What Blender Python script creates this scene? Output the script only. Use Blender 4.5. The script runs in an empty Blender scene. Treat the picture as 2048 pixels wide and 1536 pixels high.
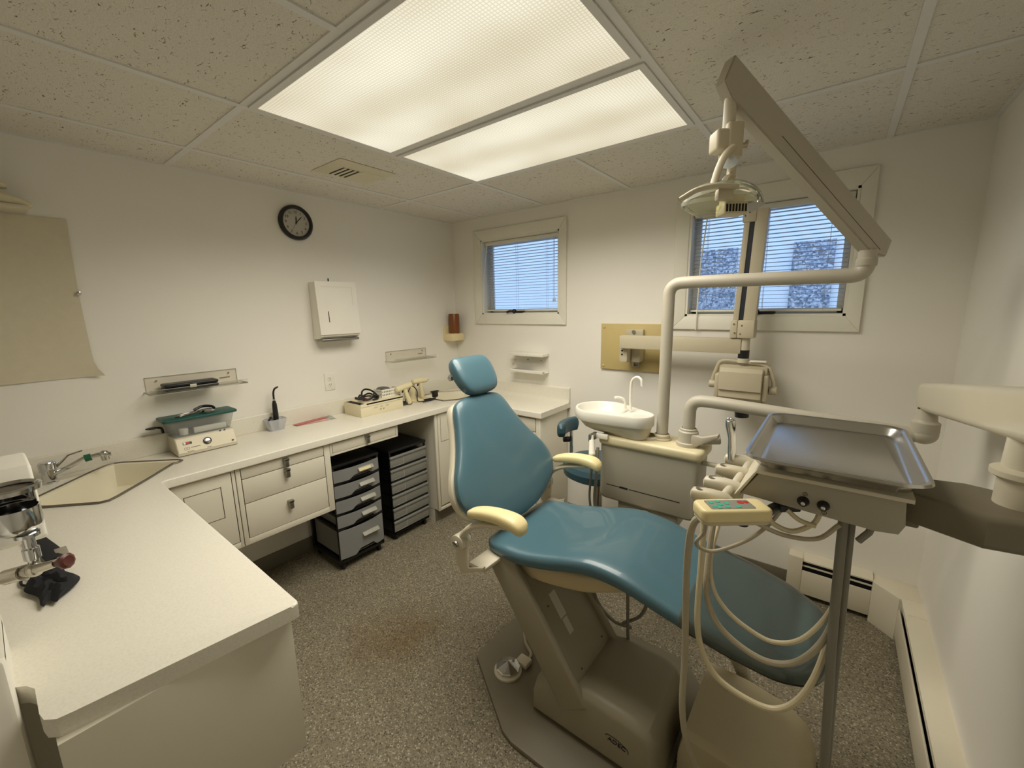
import bpy, bmesh, math, random
from mathutils import Vector as V, Matrix as M
random.seed(7)
PI = math.pi
SC = bpy.context.scene
COL = SC.collection

# ------------------------------------------------------------------ materials
def lin(c):
    o = []
    for v in c:
        v /= 255.0
        o.append(v / 12.92 if v <= .04045 else ((v + .055) / 1.055) ** 2.4)
    return tuple(o) + (1.0,)

def mat(name, col, rough=.5, metal=0.0, var=.05, vs=6.0, bump=0.0, bs=200.0, coat=0.0, trans=0.0, spec=.5):
    m = bpy.data.materials.new(name); m.use_nodes = True
    nt = m.node_tree; N = nt.nodes; L = nt.links
    b = N['Principled BSDF']
    b.inputs['Roughness'].default_value = rough
    b.inputs['Metallic'].default_value = metal
    b.inputs['Coat Weight'].default_value = coat
    b.inputs['Specular IOR Level'].default_value = spec
    tc = N.new('ShaderNodeTexCoord')
    nz = N.new('ShaderNodeTexNoise'); nz.inputs['Scale'].default_value = vs; nz.inputs['Detail'].default_value = 3
    L.new(tc.outputs['Object'], nz.inputs['Vector'])
    mx = N.new('ShaderNodeMix'); mx.data_type = 'RGBA'
    c = lin(col)
    mx.inputs[6].default_value = tuple(x * (1 - var) for x in c[:3]) + (1,)
    mx.inputs[7].default_value = tuple(min(1, x * (1 + var)) for x in c[:3]) + (1,)
    L.new(nz.outputs['Fac'], mx.inputs[0]); L.new(mx.outputs[2], b.inputs['Base Color'])
    if bump:
        n2 = N.new('ShaderNodeTexNoise'); n2.inputs['Scale'].default_value = bs; n2.inputs['Detail'].default_value = 2
        L.new(tc.outputs['Object'], n2.inputs['Vector'])
        bp = N.new('ShaderNodeBump'); bp.inputs['Strength'].default_value = bump; bp.inputs['Distance'].default_value = .002
        L.new(n2.outputs['Fac'], bp.inputs['Height']); L.new(bp.outputs['Normal'], b.inputs['Normal'])
    if trans:
        out = N['Material Output']
        tr = N.new('ShaderNodeBsdfTransparent'); ms = N.new('ShaderNodeMixShader')
        tr.inputs['Color'].default_value = tuple(.5 + .5 * x for x in c[:3]) + (1,)
        ms.inputs[0].default_value = trans
        L.new(b.outputs[0], ms.inputs[1]); L.new(tr.outputs[0], ms.inputs[2]); L.new(ms.outputs[0], out.inputs['Surface'])
    return m

def ramp(N, stops):
    r = N.new('ShaderNodeValToRGB')
    e = r.color_ramp.elements
    e[0].position, e[0].color = stops[0]
    e[1].position, e[1].color = stops[-1]
    for p, c in stops[1:-1]:
        x = e.new(p); x.color = c
    return r

def ceiling_mat():
    m = mat('ceiling_tile', (222, 216, 200), .9, var=.02)
    nt = m.node_tree; N = nt.nodes; L = nt.links; b = N['Principled BSDF']
    tc = N.new('ShaderNodeTexCoord'); mp = N.new('ShaderNodeMapping')
    mp.inputs['Scale'].default_value = (44, 84, 44); mp.inputs['Rotation'].default_value = (0, 0, .5)
    L.new(tc.outputs['Object'], mp.inputs['Vector'])
    nz = N.new('ShaderNodeTexNoise'); nz.inputs['Scale'].default_value = 1.0; nz.inputs['Detail'].default_value = 2.0
    nz.inputs['Distortion'].default_value = 1.6
    L.new(mp.outputs[0], nz.inputs['Vector'])
    r = ramp(N, [(.645, lin((232, 227, 215))), (.70, lin((132, 120, 98)))])
    L.new(nz.outputs['Fac'], r.inputs[0])
    n2 = N.new('ShaderNodeTexNoise'); n2.inputs['Scale'].default_value = 420; n2.inputs['Detail'].default_value = 2
    L.new(tc.outputs['Object'], n2.inputs['Vector'])
    r2 = ramp(N, [(.35, (.72, .71, .69, 1)), (.6, (1, 1, 1, 1))]); L.new(n2.outputs['Fac'], r2.inputs[0])
    mx = N.new('ShaderNodeMix'); mx.data_type = 'RGBA'; mx.blend_type = 'MULTIPLY'; mx.inputs[0].default_value = .55
    L.new(r.outputs[0], mx.inputs[6]); L.new(r2.outputs[0], mx.inputs[7]); L.new(mx.outputs[2], b.inputs['Base Color'])
    bp = N.new('ShaderNodeBump'); bp.inputs['Strength'].default_value = .5; bp.inputs['Distance'].default_value = .004; bp.invert = True
    L.new(nz.outputs['Fac'], bp.inputs['Height']); L.new(bp.outputs[0], b.inputs['Normal'])
    return m

def floor_mat():
    m = mat('speckled_floor', (130, 120, 98), .75, var=.02)
    nt = m.node_tree; N = nt.nodes; L = nt.links; b = N['Principled BSDF']
    tc = N.new('ShaderNodeTexCoord')
    vo = N.new('ShaderNodeTexVoronoi'); vo.inputs['Scale'].default_value = 210
    L.new(tc.outputs['Object'], vo.inputs['Vector'])
    sp = N.new('ShaderNodeSeparateColor'); L.new(vo.outputs['Color'], sp.inputs[0])
    r = ramp(N, [(0.0, lin((74, 66, 52))), (.10, lin((102, 94, 76))), (.3, lin((122, 113, 93))), (.62, lin((130, 121, 100))), (.88, lin((142, 133, 112))), (1, lin((182, 173, 152)))])
    L.new(sp.outputs[0], r.inputs[0])
    # brown worn stain beside the chair and a faint overall mottling
    n3 = N.new('ShaderNodeTexNoise'); n3.inputs['Scale'].default_value = 3.2; n3.inputs['Detail'].default_value = 3
    L.new(tc.outputs['Object'], n3.inputs['Vector'])
    mp = N.new('ShaderNodeMapping'); mp.inputs['Location'].default_value = (-1.12, 1.62, 0)
    L.new(tc.outputs['Object'], mp.inputs['Vector'])
    ln = N.new('ShaderNodeVectorMath'); ln.operation = 'LENGTH'; L.new(mp.outputs[0], ln.inputs[0])
    ad = N.new('ShaderNodeMath'); ad.operation = 'MULTIPLY_ADD'; ad.inputs[1].default_value = .5
    L.new(n3.outputs['Fac'], ad.inputs[0]); L.new(ln.outputs['Value'], ad.inputs[2])
    r3 = ramp(N, [(.25, (.72, .60, .44, 1)), (.52, (1, 1, 1, 1))]); L.new(ad.outputs[0], r3.inputs[0])
    mx = N.new('ShaderNodeMix'); mx.data_type = 'RGBA'; mx.blend_type = 'MULTIPLY'; mx.inputs[0].default_value = 1
    L.new(r.outputs[0], mx.inputs[6]); L.new(r3.outputs[0], mx.inputs[7]); L.new(mx.outputs[2], b.inputs['Base Color'])
    bp = N.new('ShaderNodeBump'); bp.inputs['Strength'].default_value = .35; bp.inputs['Distance'].default_value = .002
    L.new(sp.outputs[1], bp.inputs['Height']); L.new(bp.outputs[0], b.inputs['Normal'])
    return m

def laminate_mat():
    m = mat('counter_laminate', (232, 226, 205), .32, var=.02)
    nt = m.node_tree; N = nt.nodes; L = nt.links; b = N['Principled BSDF']
    tc = N.new('ShaderNodeTexCoord'); vo = N.new('ShaderNodeTexNoise'); vo.inputs['Scale'].default_value = 190; vo.inputs['Detail'].default_value = 4
    L.new(tc.outputs['Object'], vo.inputs['Vector'])
    r = ramp(N, [(.3, lin((226, 221, 205))), (.5, lin((232, 227, 212))), (.72, lin((235, 231, 218)))])
    L.new(vo.outputs['Fac'], r.inputs[0]); L.new(r.outputs[0], b.inputs['Base Color'])
    return m

def diffuser_mat():
    m = bpy.data.materials.new('prismatic_diffuser'); m.use_nodes = True
    nt = m.node_tree; N = nt.nodes; L = nt.links
    N.remove(N['Principled BSDF']); out = N['Material Output']
    em = N.new('ShaderNodeEmission'); tc = N.new('ShaderNodeTexCoord')
    sx = N.new('ShaderNodeSeparateXYZ'); L.new(tc.outputs['Object'], sx.inputs[0])
    # two tube pairs run along x: brightness follows y, with a soft dark seam
    w = N.new('ShaderNodeMath'); w.operation = 'MULTIPLY'; w.inputs[1].default_value = 2 * PI / .29
    L.new(sx.outputs['Y'], w.inputs[0])
    c = N.new('ShaderNodeMath'); c.operation = 'COSINE'; L.new(w.outputs[0], c.inputs[0])
    nz = N.new('ShaderNodeTexNoise'); nz.inputs['Scale'].default_value = 1.6; nz.inputs['Detail'].default_value = 2
    L.new(tc.outputs['Object'], nz.inputs['Vector'])
    a = N.new('ShaderNodeMath'); a.operation = 'MULTIPLY_ADD'; a.inputs[1].default_value = -.10
    L.new(c.outputs[0], a.inputs[0]); L.new(nz.outputs['Fac'], a.inputs[2])
    r = ramp(N, [(.30, (1.0, .885, .63, 1)), (.62, (1.0, .93, .72, 1))]); L.new(a.outputs[0], r.inputs[0])
    ms = N.new('ShaderNodeMath'); ms.operation = 'MULTIPLY_ADD'; ms.inputs[1].default_value = .5; ms.inputs[2].default_value = .62
    L.new(a.outputs[0], ms.inputs[0])
    vo = N.new('ShaderNodeTexVoronoi'); vo.inputs['Scale'].default_value = 95; vo.inputs['Randomness'].default_value = 0
    vo.distance = 'CHEBYCHEV'
    L.new(tc.outputs['Object'], vo.inputs['Vector'])
    rv = ramp(N, [(.25, (1.05, 1.05, 1.05, 1)), (.5, (.78, .78, .76, 1))]); L.new(vo.outputs['Distance'], rv.inputs[0])
    m2 = N.new('ShaderNodeMath'); m2.operation = 'MULTIPLY'; L.new(ms.outputs[0], m2.inputs[0]); L.new(rv.outputs[0], m2.inputs[1])
    m3 = N.new('ShaderNodeMath'); m3.operation = 'MULTIPLY'; m3.inputs[1].default_value = LAMP; L.new(m2.outputs[0], m3.inputs[0])
    L.new(r.outputs[0], em.inputs[0]); L.new(m3.outputs[0], em.inputs[1]); L.new(em.outputs[0], out.inputs['Surface'])
    return m

def thin_glass(name, tint=(235, 240, 240), gl=.06, body=0.0):
    m = bpy.data.materials.new(name); m.use_nodes = True
    nt = m.node_tree; N = nt.nodes; L = nt.links
    N.remove(N['Principled BSDF']); out = N['Material Output']
    tr = N.new('ShaderNodeBsdfTransparent'); gs = N.new('ShaderNodeBsdfGlossy'); df = N.new('ShaderNodeBsdfDiffuse')
    nz = N.new('ShaderNodeTexNoise'); nz.inputs['Scale'].default_value = 4
    rr = ramp(N, [(.3, tuple(x * .97 for x in lin(tint)[:3]) + (1,)), (.7, lin(tint))]); L.new(nz.outputs['Fac'], rr.inputs[0])
    L.new(rr.outputs[0], tr.inputs[0]); df.inputs[0].default_value = lin(tint); gs.inputs['Roughness'].default_value = .08
    m1 = N.new('ShaderNodeMixShader'); m1.inputs[0].default_value = body
    L.new(tr.outputs[0], m1.inputs[1]); L.new(df.outputs[0], m1.inputs[2])
    fr = N.new('ShaderNodeFresnel'); fr.inputs[0].default_value = 1.3 + gl
    m2 = N.new('ShaderNodeMixShader'); L.new(fr.outputs[0], m2.inputs[0])
    L.new(m1.outputs[0], m2.inputs[1]); L.new(gs.outputs[0], m2.inputs[2]); L.new(m2.outputs[0], out.inputs['Surface'])
    return m

def stone_mat():
    m = mat('speckled_stone', (120, 125, 135), .9)
    nt = m.node_tree; N = nt.nodes; L = nt.links; b = N['Principled BSDF']
    tc = N.new('ShaderNodeTexCoord'); vo = N.new('ShaderNodeTexVoronoi'); vo.inputs['Scale'].default_value = 60
    L.new(tc.outputs['Object'], vo.inputs['Vector'])
    sp = N.new('ShaderNodeSeparateColor'); L.new(vo.outputs['Color'], sp.inputs[0])
    r = ramp(N, [(0, lin((95, 100, 110))), (.5, lin((150, 155, 162))), (1, lin((215, 215, 215)))])
    L.new(sp.outputs[0], r.inputs[0]); L.new(r.outputs[0], b.inputs['Base Color'])
    return m

LAMP = 1.0
WALL = mat('wall_paint', (240, 236, 226), .85, var=.02, vs=2, bump=.08, bs=300)
CEIL = ceiling_mat(); FLOOR = floor_mat(); LAM = laminate_mat(); DIFF = diffuser_mat(); STONE = stone_mat()
TBAR = mat('ceiling_grid_metal', (228, 226, 222), .55)
TRIM = mat('white_trim_paint', (232, 228, 214), .45)
CAB = mat('cabinet_laminate', (224, 218, 200), .5, var=.02)
CABDK = mat('cabinet_recess', (95, 88, 74), .8)
COVE = mat('grey_vinyl_cove', (118, 112, 98), .6)
TOEK = mat('dark_toe_strip', (22, 20, 18), .7)
PEWTER = mat('pewter_pull', (150, 146, 138), .35, .9)
CHROME = mat('chrome', (205, 205, 205), .12, 1.0, var=.02)
BRSTEEL = mat('brushed_steel', (205, 203, 200), .22, 1.0, var=.06, vs=9, bump=.05, bs=900)
TEAL = mat('teal_vinyl', (70, 102, 113), .33, var=.05, vs=5, bump=.08, bs=520, coat=.3)
DTEAL = mat('dark_teal_vinyl', (48, 80, 92), .42, var=.05)
BEIGE = mat('beige_plastic', (196, 186, 160), .45)
GREYB = mat('grey_beige_enamel', (166, 160, 142), .42)
TAUPE = mat('taupe_enamel', (114, 106, 87), .5, var=.06)
CREAM = mat('yellowed_cream_plastic', (226, 210, 158), .38)
IVORY = mat('ivory_enamel', (206, 198, 176), .4)
WHITE = mat('white_plastic', (238, 234, 222), .35)
ALU = mat('painted_aluminium', (186, 179, 162), .45)
HOSE = mat('grey_beige_hose', (172, 162, 138), .5)
HOSED = mat('dark_grey_hose', (128, 124, 112), .5)
HOSEC = mat('cream_hose', (206, 194, 160), .5)
BLACK = mat('black_plastic', (20, 20, 22), .4)
BLACKF = mat('black_fabric', (26, 26, 30), .9, bump=.4, bs=400)
BLKGAP = mat('dark_slot', (10, 10, 12), .8)
GREENL = mat('dark_green_lid', (28, 82, 74), .45)
GREENR = mat('green_rubber', (24, 92, 62), .5)
DGREY = mat('smoked_drawer_plastic', (146, 146, 144), .38, trans=.12)
DGREY2 = mat('clear_grey_drawer_plastic', (150, 150, 142), .35, trans=.18)
CLOUDY = mat('cloudy_clear_plastic', (215, 218, 216), .3, trans=.80)
CUPM = mat('frosted_plastic', (215, 216, 220), .35, trans=.35)
ACRYL = thin_glass('clear_acrylic', (252, 251, 248), -.24, .02)
EDGE = mat('acrylic_edge_highlight', (214, 212, 198), .3, trans=.45)  # pale colour for painted highlights on the shelf edges
GLASS = thin_glass('window_glass', (238, 244, 248), .0, 0.0)
SHADE = thin_glass('clear_lamp_shield', (240, 240, 222), .0, .26)
CLKGL = thin_glass('clock_glass', (250, 250, 250), .1, 0.0)
AMBER = mat('amber_brown_plastic', (128, 74, 28), .3, trans=.1)
KRAFT = mat('cream_cardboard', (232, 222, 190), .7)
PAPER = mat('beige_fabric_sheet', (214, 205, 180), .95, var=.05, vs=30, bump=.3, bs=500)
TOWEL = mat('cream_towel', (228, 218, 188), .95, bump=.5, bs=300)
INK = mat('grey_pencil_ink', (150, 140, 118), .8)
DINK = mat('dark_ink', (30, 26, 22), .7)
PINK = mat('red_pink_paper', (190, 110, 110), .6)
PINKP = mat('pale_pink_paper', (222, 196, 186), .5)
REDP = mat('red_plastic', (180, 40, 35), .4)
DKRED = mat('dark_red_knob', (92, 44, 36), .4)
GREENB = mat('green_button', (60, 170, 140), .4)
MUSTARD = mat('mustard_panel', (200, 180, 122), .55)
LBLUE = mat('frosted_bulb_cover', (214, 222, 232), .3)
SILVL = mat('silver_label', (196, 192, 176), .5)
SIDING = mat('white_siding', (238, 238, 234), .8, var=.02)
SLAT = mat('white_blind_slat', (196, 202, 212), .5)
YGLOVE = mat('yellowed_lamp_housing', (205, 196, 158), .4)
HTR = mat('heater_enamel', (226, 218, 196), .45)

# ------------------------------------------------------------------ mesh builder
def cr(pts, n=8):
    """Catmull-Rom through points"""
    P = [V(p) for p in pts]; out = []
    for i in range(len(P) - 1):
        p0 = P[i - 1] if i else P[0] * 2 - P[1]
        p1, p2 = P[i], P[i + 1]
        p3 = P[i + 2] if i + 2 < len(P) else P[-1] * 2 - P[-2]
        for k in range(n):
            t = k / n
            out.append(.5 * ((2 * p1) + (p2 - p0) * t + (2 * p0 - 5 * p1 + 4 * p2 - p3) * t * t + (3 * p1 - p0 - 3 * p2 + p3) * t ** 3))
    out.append(P[-1]); return out

def fillet(pts, r, n=7):
    """polyline with rounded corners"""
    P = [V(p) for p in pts]; out = [P[0]]
    for i in range(1, len(P) - 1):
        a, b, c = P[i - 1], P[i], P[i + 1]
        d1 = (a - b); d2 = (c - b); rr = min(r, d1.length * .49, d2.length * .49)
        s = b + d1.normalized() * rr; e = b + d2.normalized() * rr
        for k in range(n + 1):
            t = k / n; out.append(s * (1 - t) ** 2 + b * 2 * t * (1 - t) + e * t * t)
    out.append(P[-1]); return out

class MB:
    def __init__(s): s.bm = bmesh.new()
    def _merge(s, b, X=None):
        if X is not None: bmesh.ops.transform(b, matrix=X, verts=b.verts)
        me = bpy.data.meshes.new('t'); b.to_mesh(me); b.free(); s.bm.from_mesh(me); bpy.data.meshes.remove(me)
        return s
    def box(s, x0, x1, y0, y1, z0, z1, bev=0.0, seg=2, X=None):
        b = bmesh.new(); bmesh.ops.create_cube(b, size=1)
        for v in b.verts: v.co = ((x0 + x1) / 2 + v.co.x * abs(x1 - x0), (y0 + y1) / 2 + v.co.y * abs(y1 - y0), (z0 + z1) / 2 + v.co.z * abs(z1 - z0))
        if bev: bmesh.ops.bevel(b, geom=b.edges[:], offset=bev, segments=seg, profile=.5, affect='EDGES', clamp_overlap=True)
        return s._merge(b, X)
    def cyl(s, p0, p1, r0, r1=None, n=24, bev=0.0):
        p0, p1 = V(p0), V(p1); d = p1 - p0; r1 = r0 if r1 is None else r1
        b = bmesh.new(); bmesh.ops.create_cone(b, cap_ends=True, segments=n, radius1=max(r0, 1e-5), radius2=max(r1, 1e-5), depth=d.length)
        if bev:
            ed = [e for e in b.edges if len(e.link_faces) == 2 and any(len(f.verts) > 4 for f in e.link_faces)]
            bmesh.ops.bevel(b, geom=ed, offset=bev, segments=2, profile=.5, affect='EDGES', clamp_overlap=True)
        q = V((0, 0, 1)).rotation_difference(d.normalized())
        return s._merge(b, M.Translation((p0 + p1) / 2) @ q.to_matrix().to_4x4())
    def ball(s, c, r, sc=(1, 1, 1), n=20, X=None):
        b = bmesh.new(); bmesh.ops.create_uvsphere(b, u_segments=n, v_segments=max(8, n // 2), radius=r)
        Y = M.Translation(V(c)) @ M.Diagonal((*sc, 1))
        if X is not None: Y = M.Translation(V(c)) @ X @ M.Diagonal((*sc, 1))
        return s._merge(b, Y)
    def tube(s, pts, r, n=12, caps=True, flat=1.0):
        """sweep a circle (radius or list) along points"""
        P = [V(p) for p in pts]; b = bmesh.new(); rings = []
        up = None
        for i, p in enumerate(P):
            d = (P[min(i + 1, len(P) - 1)] - P[max(i - 1, 0)]).normalized()
            if up is None:
                up = d.orthogonal().normalized() if abs(d.z) > .95 else V((0, 0, 1)).cross(d).normalized()
            a = (up - d * up.dot(d)).normalized(); c = d.cross(a); up = a
            rr = r[i] if isinstance(r, (list, tuple)) else r
            rings.append([b.verts.new(p + a * math.cos(2 * PI * k / n) * rr + c * math.sin(2 * PI * k / n) * rr * flat) for k in range(n)])
        for A, B in zip(rings, rings[1:]):
            for k in range(n): b.faces.new((A[k], A[(k + 1) % n], B[(k + 1) % n], B[k]))
        if caps:
            b.faces.new(list(reversed(rings[0]))); b.faces.new(rings[-1])
        return s._merge(b)
    def lathe(s, prof, c=(0, 0, 0), axis=(0, 0, 1), n=32, X=None):
        b = bmesh.new(); rings = []
        for r, z in prof:
            if r < 1e-5: rings.append([b.verts.new((0, 0, z))])
            else: rings.append([b.verts.new((r * math.cos(2 * PI * k / n), r * math.sin(2 * PI * k / n), z)) for k in range(n)])
        for A, B in zip(rings, rings[1:]):
            for k in range(n):
                k2 = (k + 1) % n
                if len(A) == 1 and len(B) == 1: continue
                if len(A) == 1: b.faces.new((A[0], B[k2], B[k]))
                elif len(B) == 1: b.faces.new((A[k], A[k2], B[0]))
                else: b.faces.new((A[k], A[k2], B[k2], B[k]))
        q = V((0, 0, 1)).rotation_difference(V(axis).normalized())
        T = M.Translation(V(c)) @ (X if X is not None else q.to_matrix().to_4x4())
        return s._merge(b, T)
    def prism(s, poly, lo, hi, axis='z', bev=0.0, seg=2, which='all', X=None):
        """extrude a 2-D polygon; axis z -> (x,y), y -> (x,z), x -> (y,z)"""
        b = bmesh.new()
        f = {'z': lambda u, v, w: (u, v, w), 'y': lambda u, v, w: (u, w, v), 'x': lambda u, v, w: (w, u, v)}[axis]
        A = [b.verts.new(f(u, v, lo)) for u, v in poly]; B = [b.verts.new(f(u, v, hi)) for u, v in poly]
        n = len(poly)
        fa = b.faces.new(A); fb = b.faces.new(B)
        for k in range(n): b.faces.new((A[k], A[(k + 1) % n], B[(k + 1) % n], B[k]))
        bmesh.ops.recalc_face_normals(b, faces=b.faces)
        if bev:
            ed = set(fb.edges) | (set(fa.edges) if which == 'all' else set())
            bmesh.ops.bevel(b, geom=list(ed), offset=bev, segments=seg, profile=.5, affect='EDGES', clamp_overlap=True)
        bmesh.ops.triangulate(b, faces=[q for q in b.faces if len(q.verts) > 4])
        return s._merge(b, X)
    def loft(s, rings, caps=True, closed=False):
        b = bmesh.new(); R = [[b.verts.new(p) for p in r] for r in rings]; n = len(R[0])
        pairs = list(zip(R, R[1:])) + ([(R[-1], R[0])] if closed else [])
        for A, B in pairs:
            for k in range(n): b.faces.new((A[k], A[(k + 1) % n], B[(k + 1) % n], B[k]))
        if caps and not closed:
            for r, rev in ((R[0], True), (R[-1], False)):
                c = b.verts.new(sum((v.co for v in r), V()) / n)
                for k in range(n):
                    q = (r[k], r[(k + 1) % n], c); b.faces.new(tuple(reversed(q)) if not rev else q)
        bmesh.ops.recalc_face_normals(b, faces=b.faces)
        return s._merge(b)
    def quad(s, *p):
        b = bmesh.new(); b.faces.new([b.verts.new(V(q)) for q in p]); return s._merge(b)
    def text(s, st, size, X, ext=.0006):
        cu = bpy.data.curves.new('t', 'FONT'); cu.body = st; cu.size = size; cu.align_x = 'CENTER'; cu.align_y = 'CENTER'; cu.extrude = ext
        o = bpy.data.objects.new('t', cu); COL.objects.link(o); bpy.context.view_layer.update()
        me = bpy.data.meshes.new_from_object(o); me.transform(X); s.bm.from_mesh(me)
        bpy.data.objects.remove(o); bpy.data.curves.remove(cu); bpy.data.meshes.remove(me); return s
    def cut(s, other):
        """boolean difference"""
        o = []
        for q in (s, other):
            me = bpy.data.meshes.new('t'); bmesh.ops.recalc_face_normals(q.bm, faces=q.bm.faces); q.bm.to_mesh(me)
            ob = bpy.data.objects.new('t', me); COL.objects.link(ob); o.append(ob)
        md = o[0].modifiers.new('b', 'BOOLEAN'); md.operation = 'DIFFERENCE'; md.object = o[1]; md.solver = 'EXACT'
        dg = bpy.context.evaluated_depsgraph_get(); dg.update()
        me = bpy.data.meshes.new_from_object(o[0].evaluated_get(dg))
        s.bm.free(); s.bm = bmesh.new(); s.bm.from_mesh(me)
        for ob in o:
            m_ = ob.data; bpy.data.objects.remove(ob); bpy.data.meshes.remove(m_)
        bpy.data.meshes.remove(me); return s

def srect(c, A, B, ha, hb, e=4.0, n=32):
    """superellipse ring"""
    c, A, B = V(c), V(A), V(B); o = []
    for k in range(n):
        t = 2 * PI * k / n; cs, sn = math.cos(t), math.sin(t)
        o.append(c + A * ha * math.copysign(abs(cs) ** (2 / e), cs) + B * hb * math.copysign(abs(sn) ** (2 / e), sn))
    return o

def wpos(o):
    p = V((0, 0, 0))
    while o: p = p + o.location; o = o.parent
    return p

def obj(name, mb, m, parent=None, at=None, ang=35):
    me = bpy.data.meshes.new(name)
    bm = mb.bm
    bmesh.ops.remove_doubles(bm, verts=bm.verts, dist=1e-6)
    bmesh.ops.recalc_face_normals(bm, faces=bm.faces)
    base = wpos(parent) if parent else (V(at) if at else V((0, 0, 0)))
    bmesh.ops.translate(bm, verts=bm.verts, vec=-base)
    bm.to_mesh(me); bm.free()
    for p in me.polygons: p.use_smooth = True
    me.set_sharp_from_angle(angle=math.radians(ang))
    me.materials.append(m)
    o = bpy.data.objects.new(name, me); COL.objects.link(o)
    if parent: o.parent = parent
    else: o.location = base
    return o

def tag(o, label, cat, group=None):
    o['label'] = label; o['category'] = cat
    if group: o['group'] = group
    return o

def thing(name, label, cat, at, group=None):
    o = bpy.data.objects.new(name, None); o.empty_display_size = .05; COL.objects.link(o); o.location = at
    return tag(o, label, cat, group)

def struct(name, mb, m, label=None, parent=None):
    o = obj(name, mb, m, parent)
    if parent is None:
        o['kind'] = 'structure'
        if label: o['label'] = label; o['category'] = name.split('_')[0]
    return o

def dup(o, loc, label=None):
    """copy a thing with its parts and sub-parts"""
    r = o.copy(); COL.objects.link(r); r.location = loc
    if label: r['label'] = label
    for ch in o.children:
        c = ch.copy(); COL.objects.link(c); c.parent = r
        for g in ch.children:
            d = g.copy(); COL.objects.link(d); d.parent = c
    return r

# ------------------------------------------------------------------ room shell
W, D0, H = 3.122, -3.45, 2.322
X0, X1, X2, X3, X4 = .347, .9513, 1.585, 2.1705, 2.793
Y0, Y1, Y2 = -.7257, -1.3106, -1.945
W1 = (.330, 1.077, 1.553, 2.143)      # opening of the small window
W2 = (1.959, 2.716, 1.534, 2.135)     # opening of the wide window

struct('floor', MB().box(-.1, W + .1, D0 - .1, .1, -.06, 0), FLOOR, 'speckled grey-beige floor with a brown worn patch')
struct('ceiling', MB().box(-.1, W + .1, D0 - .1, .1, H, H + .05), CEIL, 'suspended ceiling of fissured white tiles')
struct('wall_left', MB().box(-.1, 0, D0 - .1, .1, 0, H), WALL, 'white wall with the clock and the towel dispenser')
struct('wall_right', MB().box(W, W + .1, D0 - .1, .1, 0, H), WALL, 'plain white wall on the right')
struct('wall_front', MB().box(0, W, D0 - .1, D0, 0, H), WALL, 'plain white wall behind the viewer')
wb = MB()
xs = [0, W1[0], W1[1], W2[0], W2[1], W]
for a, b_ in ((0, 1), (2, 3), (4, 5)): wb.box(xs[a], xs[b_], 0, .12, 0, H)
for w in (W1, W2):
    wb.box(w[0], w[1], 0, .12, 0, w[2]); wb.box(w[0], w[1], 0, .12, w[3], H)
struct('wall_back', wb, WALL, 'white wall with two windows')

tb = MB(); t = .0125
def bar(x0, x1, y0, y1): tb.box(x0, x1, y0, y1, H - (.004 if x1 - x0 > y1 - y0 else .0046), H + .002)
bar(X0 - t, X0 + t, D0, 0); bar(X1 - t, X1 + t, D0, 0); bar(X3 - t, X3 + t, D0, 0); bar(X4 - t, X4 + t, D0, 0)
bar(X2 - t, X2 + t, Y0, 0); bar(X2 - t, X2 + t, D0, Y2)
bar(0, W, Y0 - t, Y0 + t); bar(0, X1, Y2 - t, Y2 + t); bar(X1, W, Y2 - t, Y2 + t); bar(X1, X3, Y1 - t, Y1 + t); bar(0, W, Y2 - 1.22 - t, Y2 - 1.22 + t)
bar(0, W, -.018, 0); bar(0, .018, D0, 0); bar(W - .018, W, D0, 0)
struct('trim_1', tb, TBAR, 'ceiling suspension grid of flat metal bars')

struct('baseboard_left', MB().box(0, .008, -2.25, -.70, 0, .10, .003), COVE, 'grey vinyl cove base under the hanging drawers')
struct('baseboard_back', MB().box(1.16, 2.60, -.008, 0, 0, .10, .003), COVE, 'grey vinyl cove base behind the chair')

def window(n, w, label):
    x0, x1, z0, z1 = w; cw = .078
    mb = MB()
    # casing: four mitred boards standing proud of the wall
    o = (x0 - cw, x1 + cw * .75, z0 - cw, z1 + cw)
    P = [(o[0], o[2]), (o[1], o[2]), (o[1], o[3]), (o[0], o[3])]; Q = [(x0, z0), (x1, z0), (x1, z1), (x0, z1)]
    for k in range(4):
        j = (k + 1) % 4
        mb.prism([P[k], P[j], Q[j], Q[k]], -.018, .0, 'y', .004, 2, 'all')
    win = struct('window_%d' % n, mb, TRIM, label)
    win['category'] = 'window'
    # jamb lining + sash
    jb = MB()
    for a in ((x0, x0 + .012, z0, z1), (x1 - .012, x1, z0, z1), (x0, x1, z0, z0 + .012), (x0, x1, z1 - .012, z1)):
        jb.box(a[0], a[1], -.012, .12, a[2], a[3])
    struct('jamb_lining', jb, TRIM, parent=win)
    sb = MB(); f = .04
    for a in ((x0 + .012, x0 + f, z0 + .012, z1 - .012), (x1 - f, x1 - .012, z0 + .012, z1 - .012), (x0 + .012, x1 - .012, z0 + .012, z0 + f), (x0 + .012, x1 - .012, z1 - f, z1 - .012)):
        sb.box(a[0], a[1], .085, .115, a[2], a[3], .003)
    struct('sash', sb, TRIM, parent=win)
    struct('glass_pane', MB().box(x0 + f - .005, x1 - f + .005, .098, .102, z0 + f - .005, z1 - f + .005), GLASS, parent=win)
    cx = x0 + (x1 - x0) * (.49 if n == 1 else .53)
    ck = MB().box(cx - .05, cx + .06, -.012, .012, z0 + .004, z0 + .026, .005)
    ck.tube(fillet([(cx - .03, -.01, z0 + .022), (cx - .055, -.03, z0 + .026), (cx - .09, -.034, z0 + .016)], .02), .008, 8)
    ck.ball((cx - .03, -.012, z0 + .022), .018)
    struct('crank_handle', ck, BLACK, parent=win)
    return win
window(1, W1, 'small white-trimmed window nearest the room corner')
window(2, W2, 'wide white-trimmed window behind the lamp arm')

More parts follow.
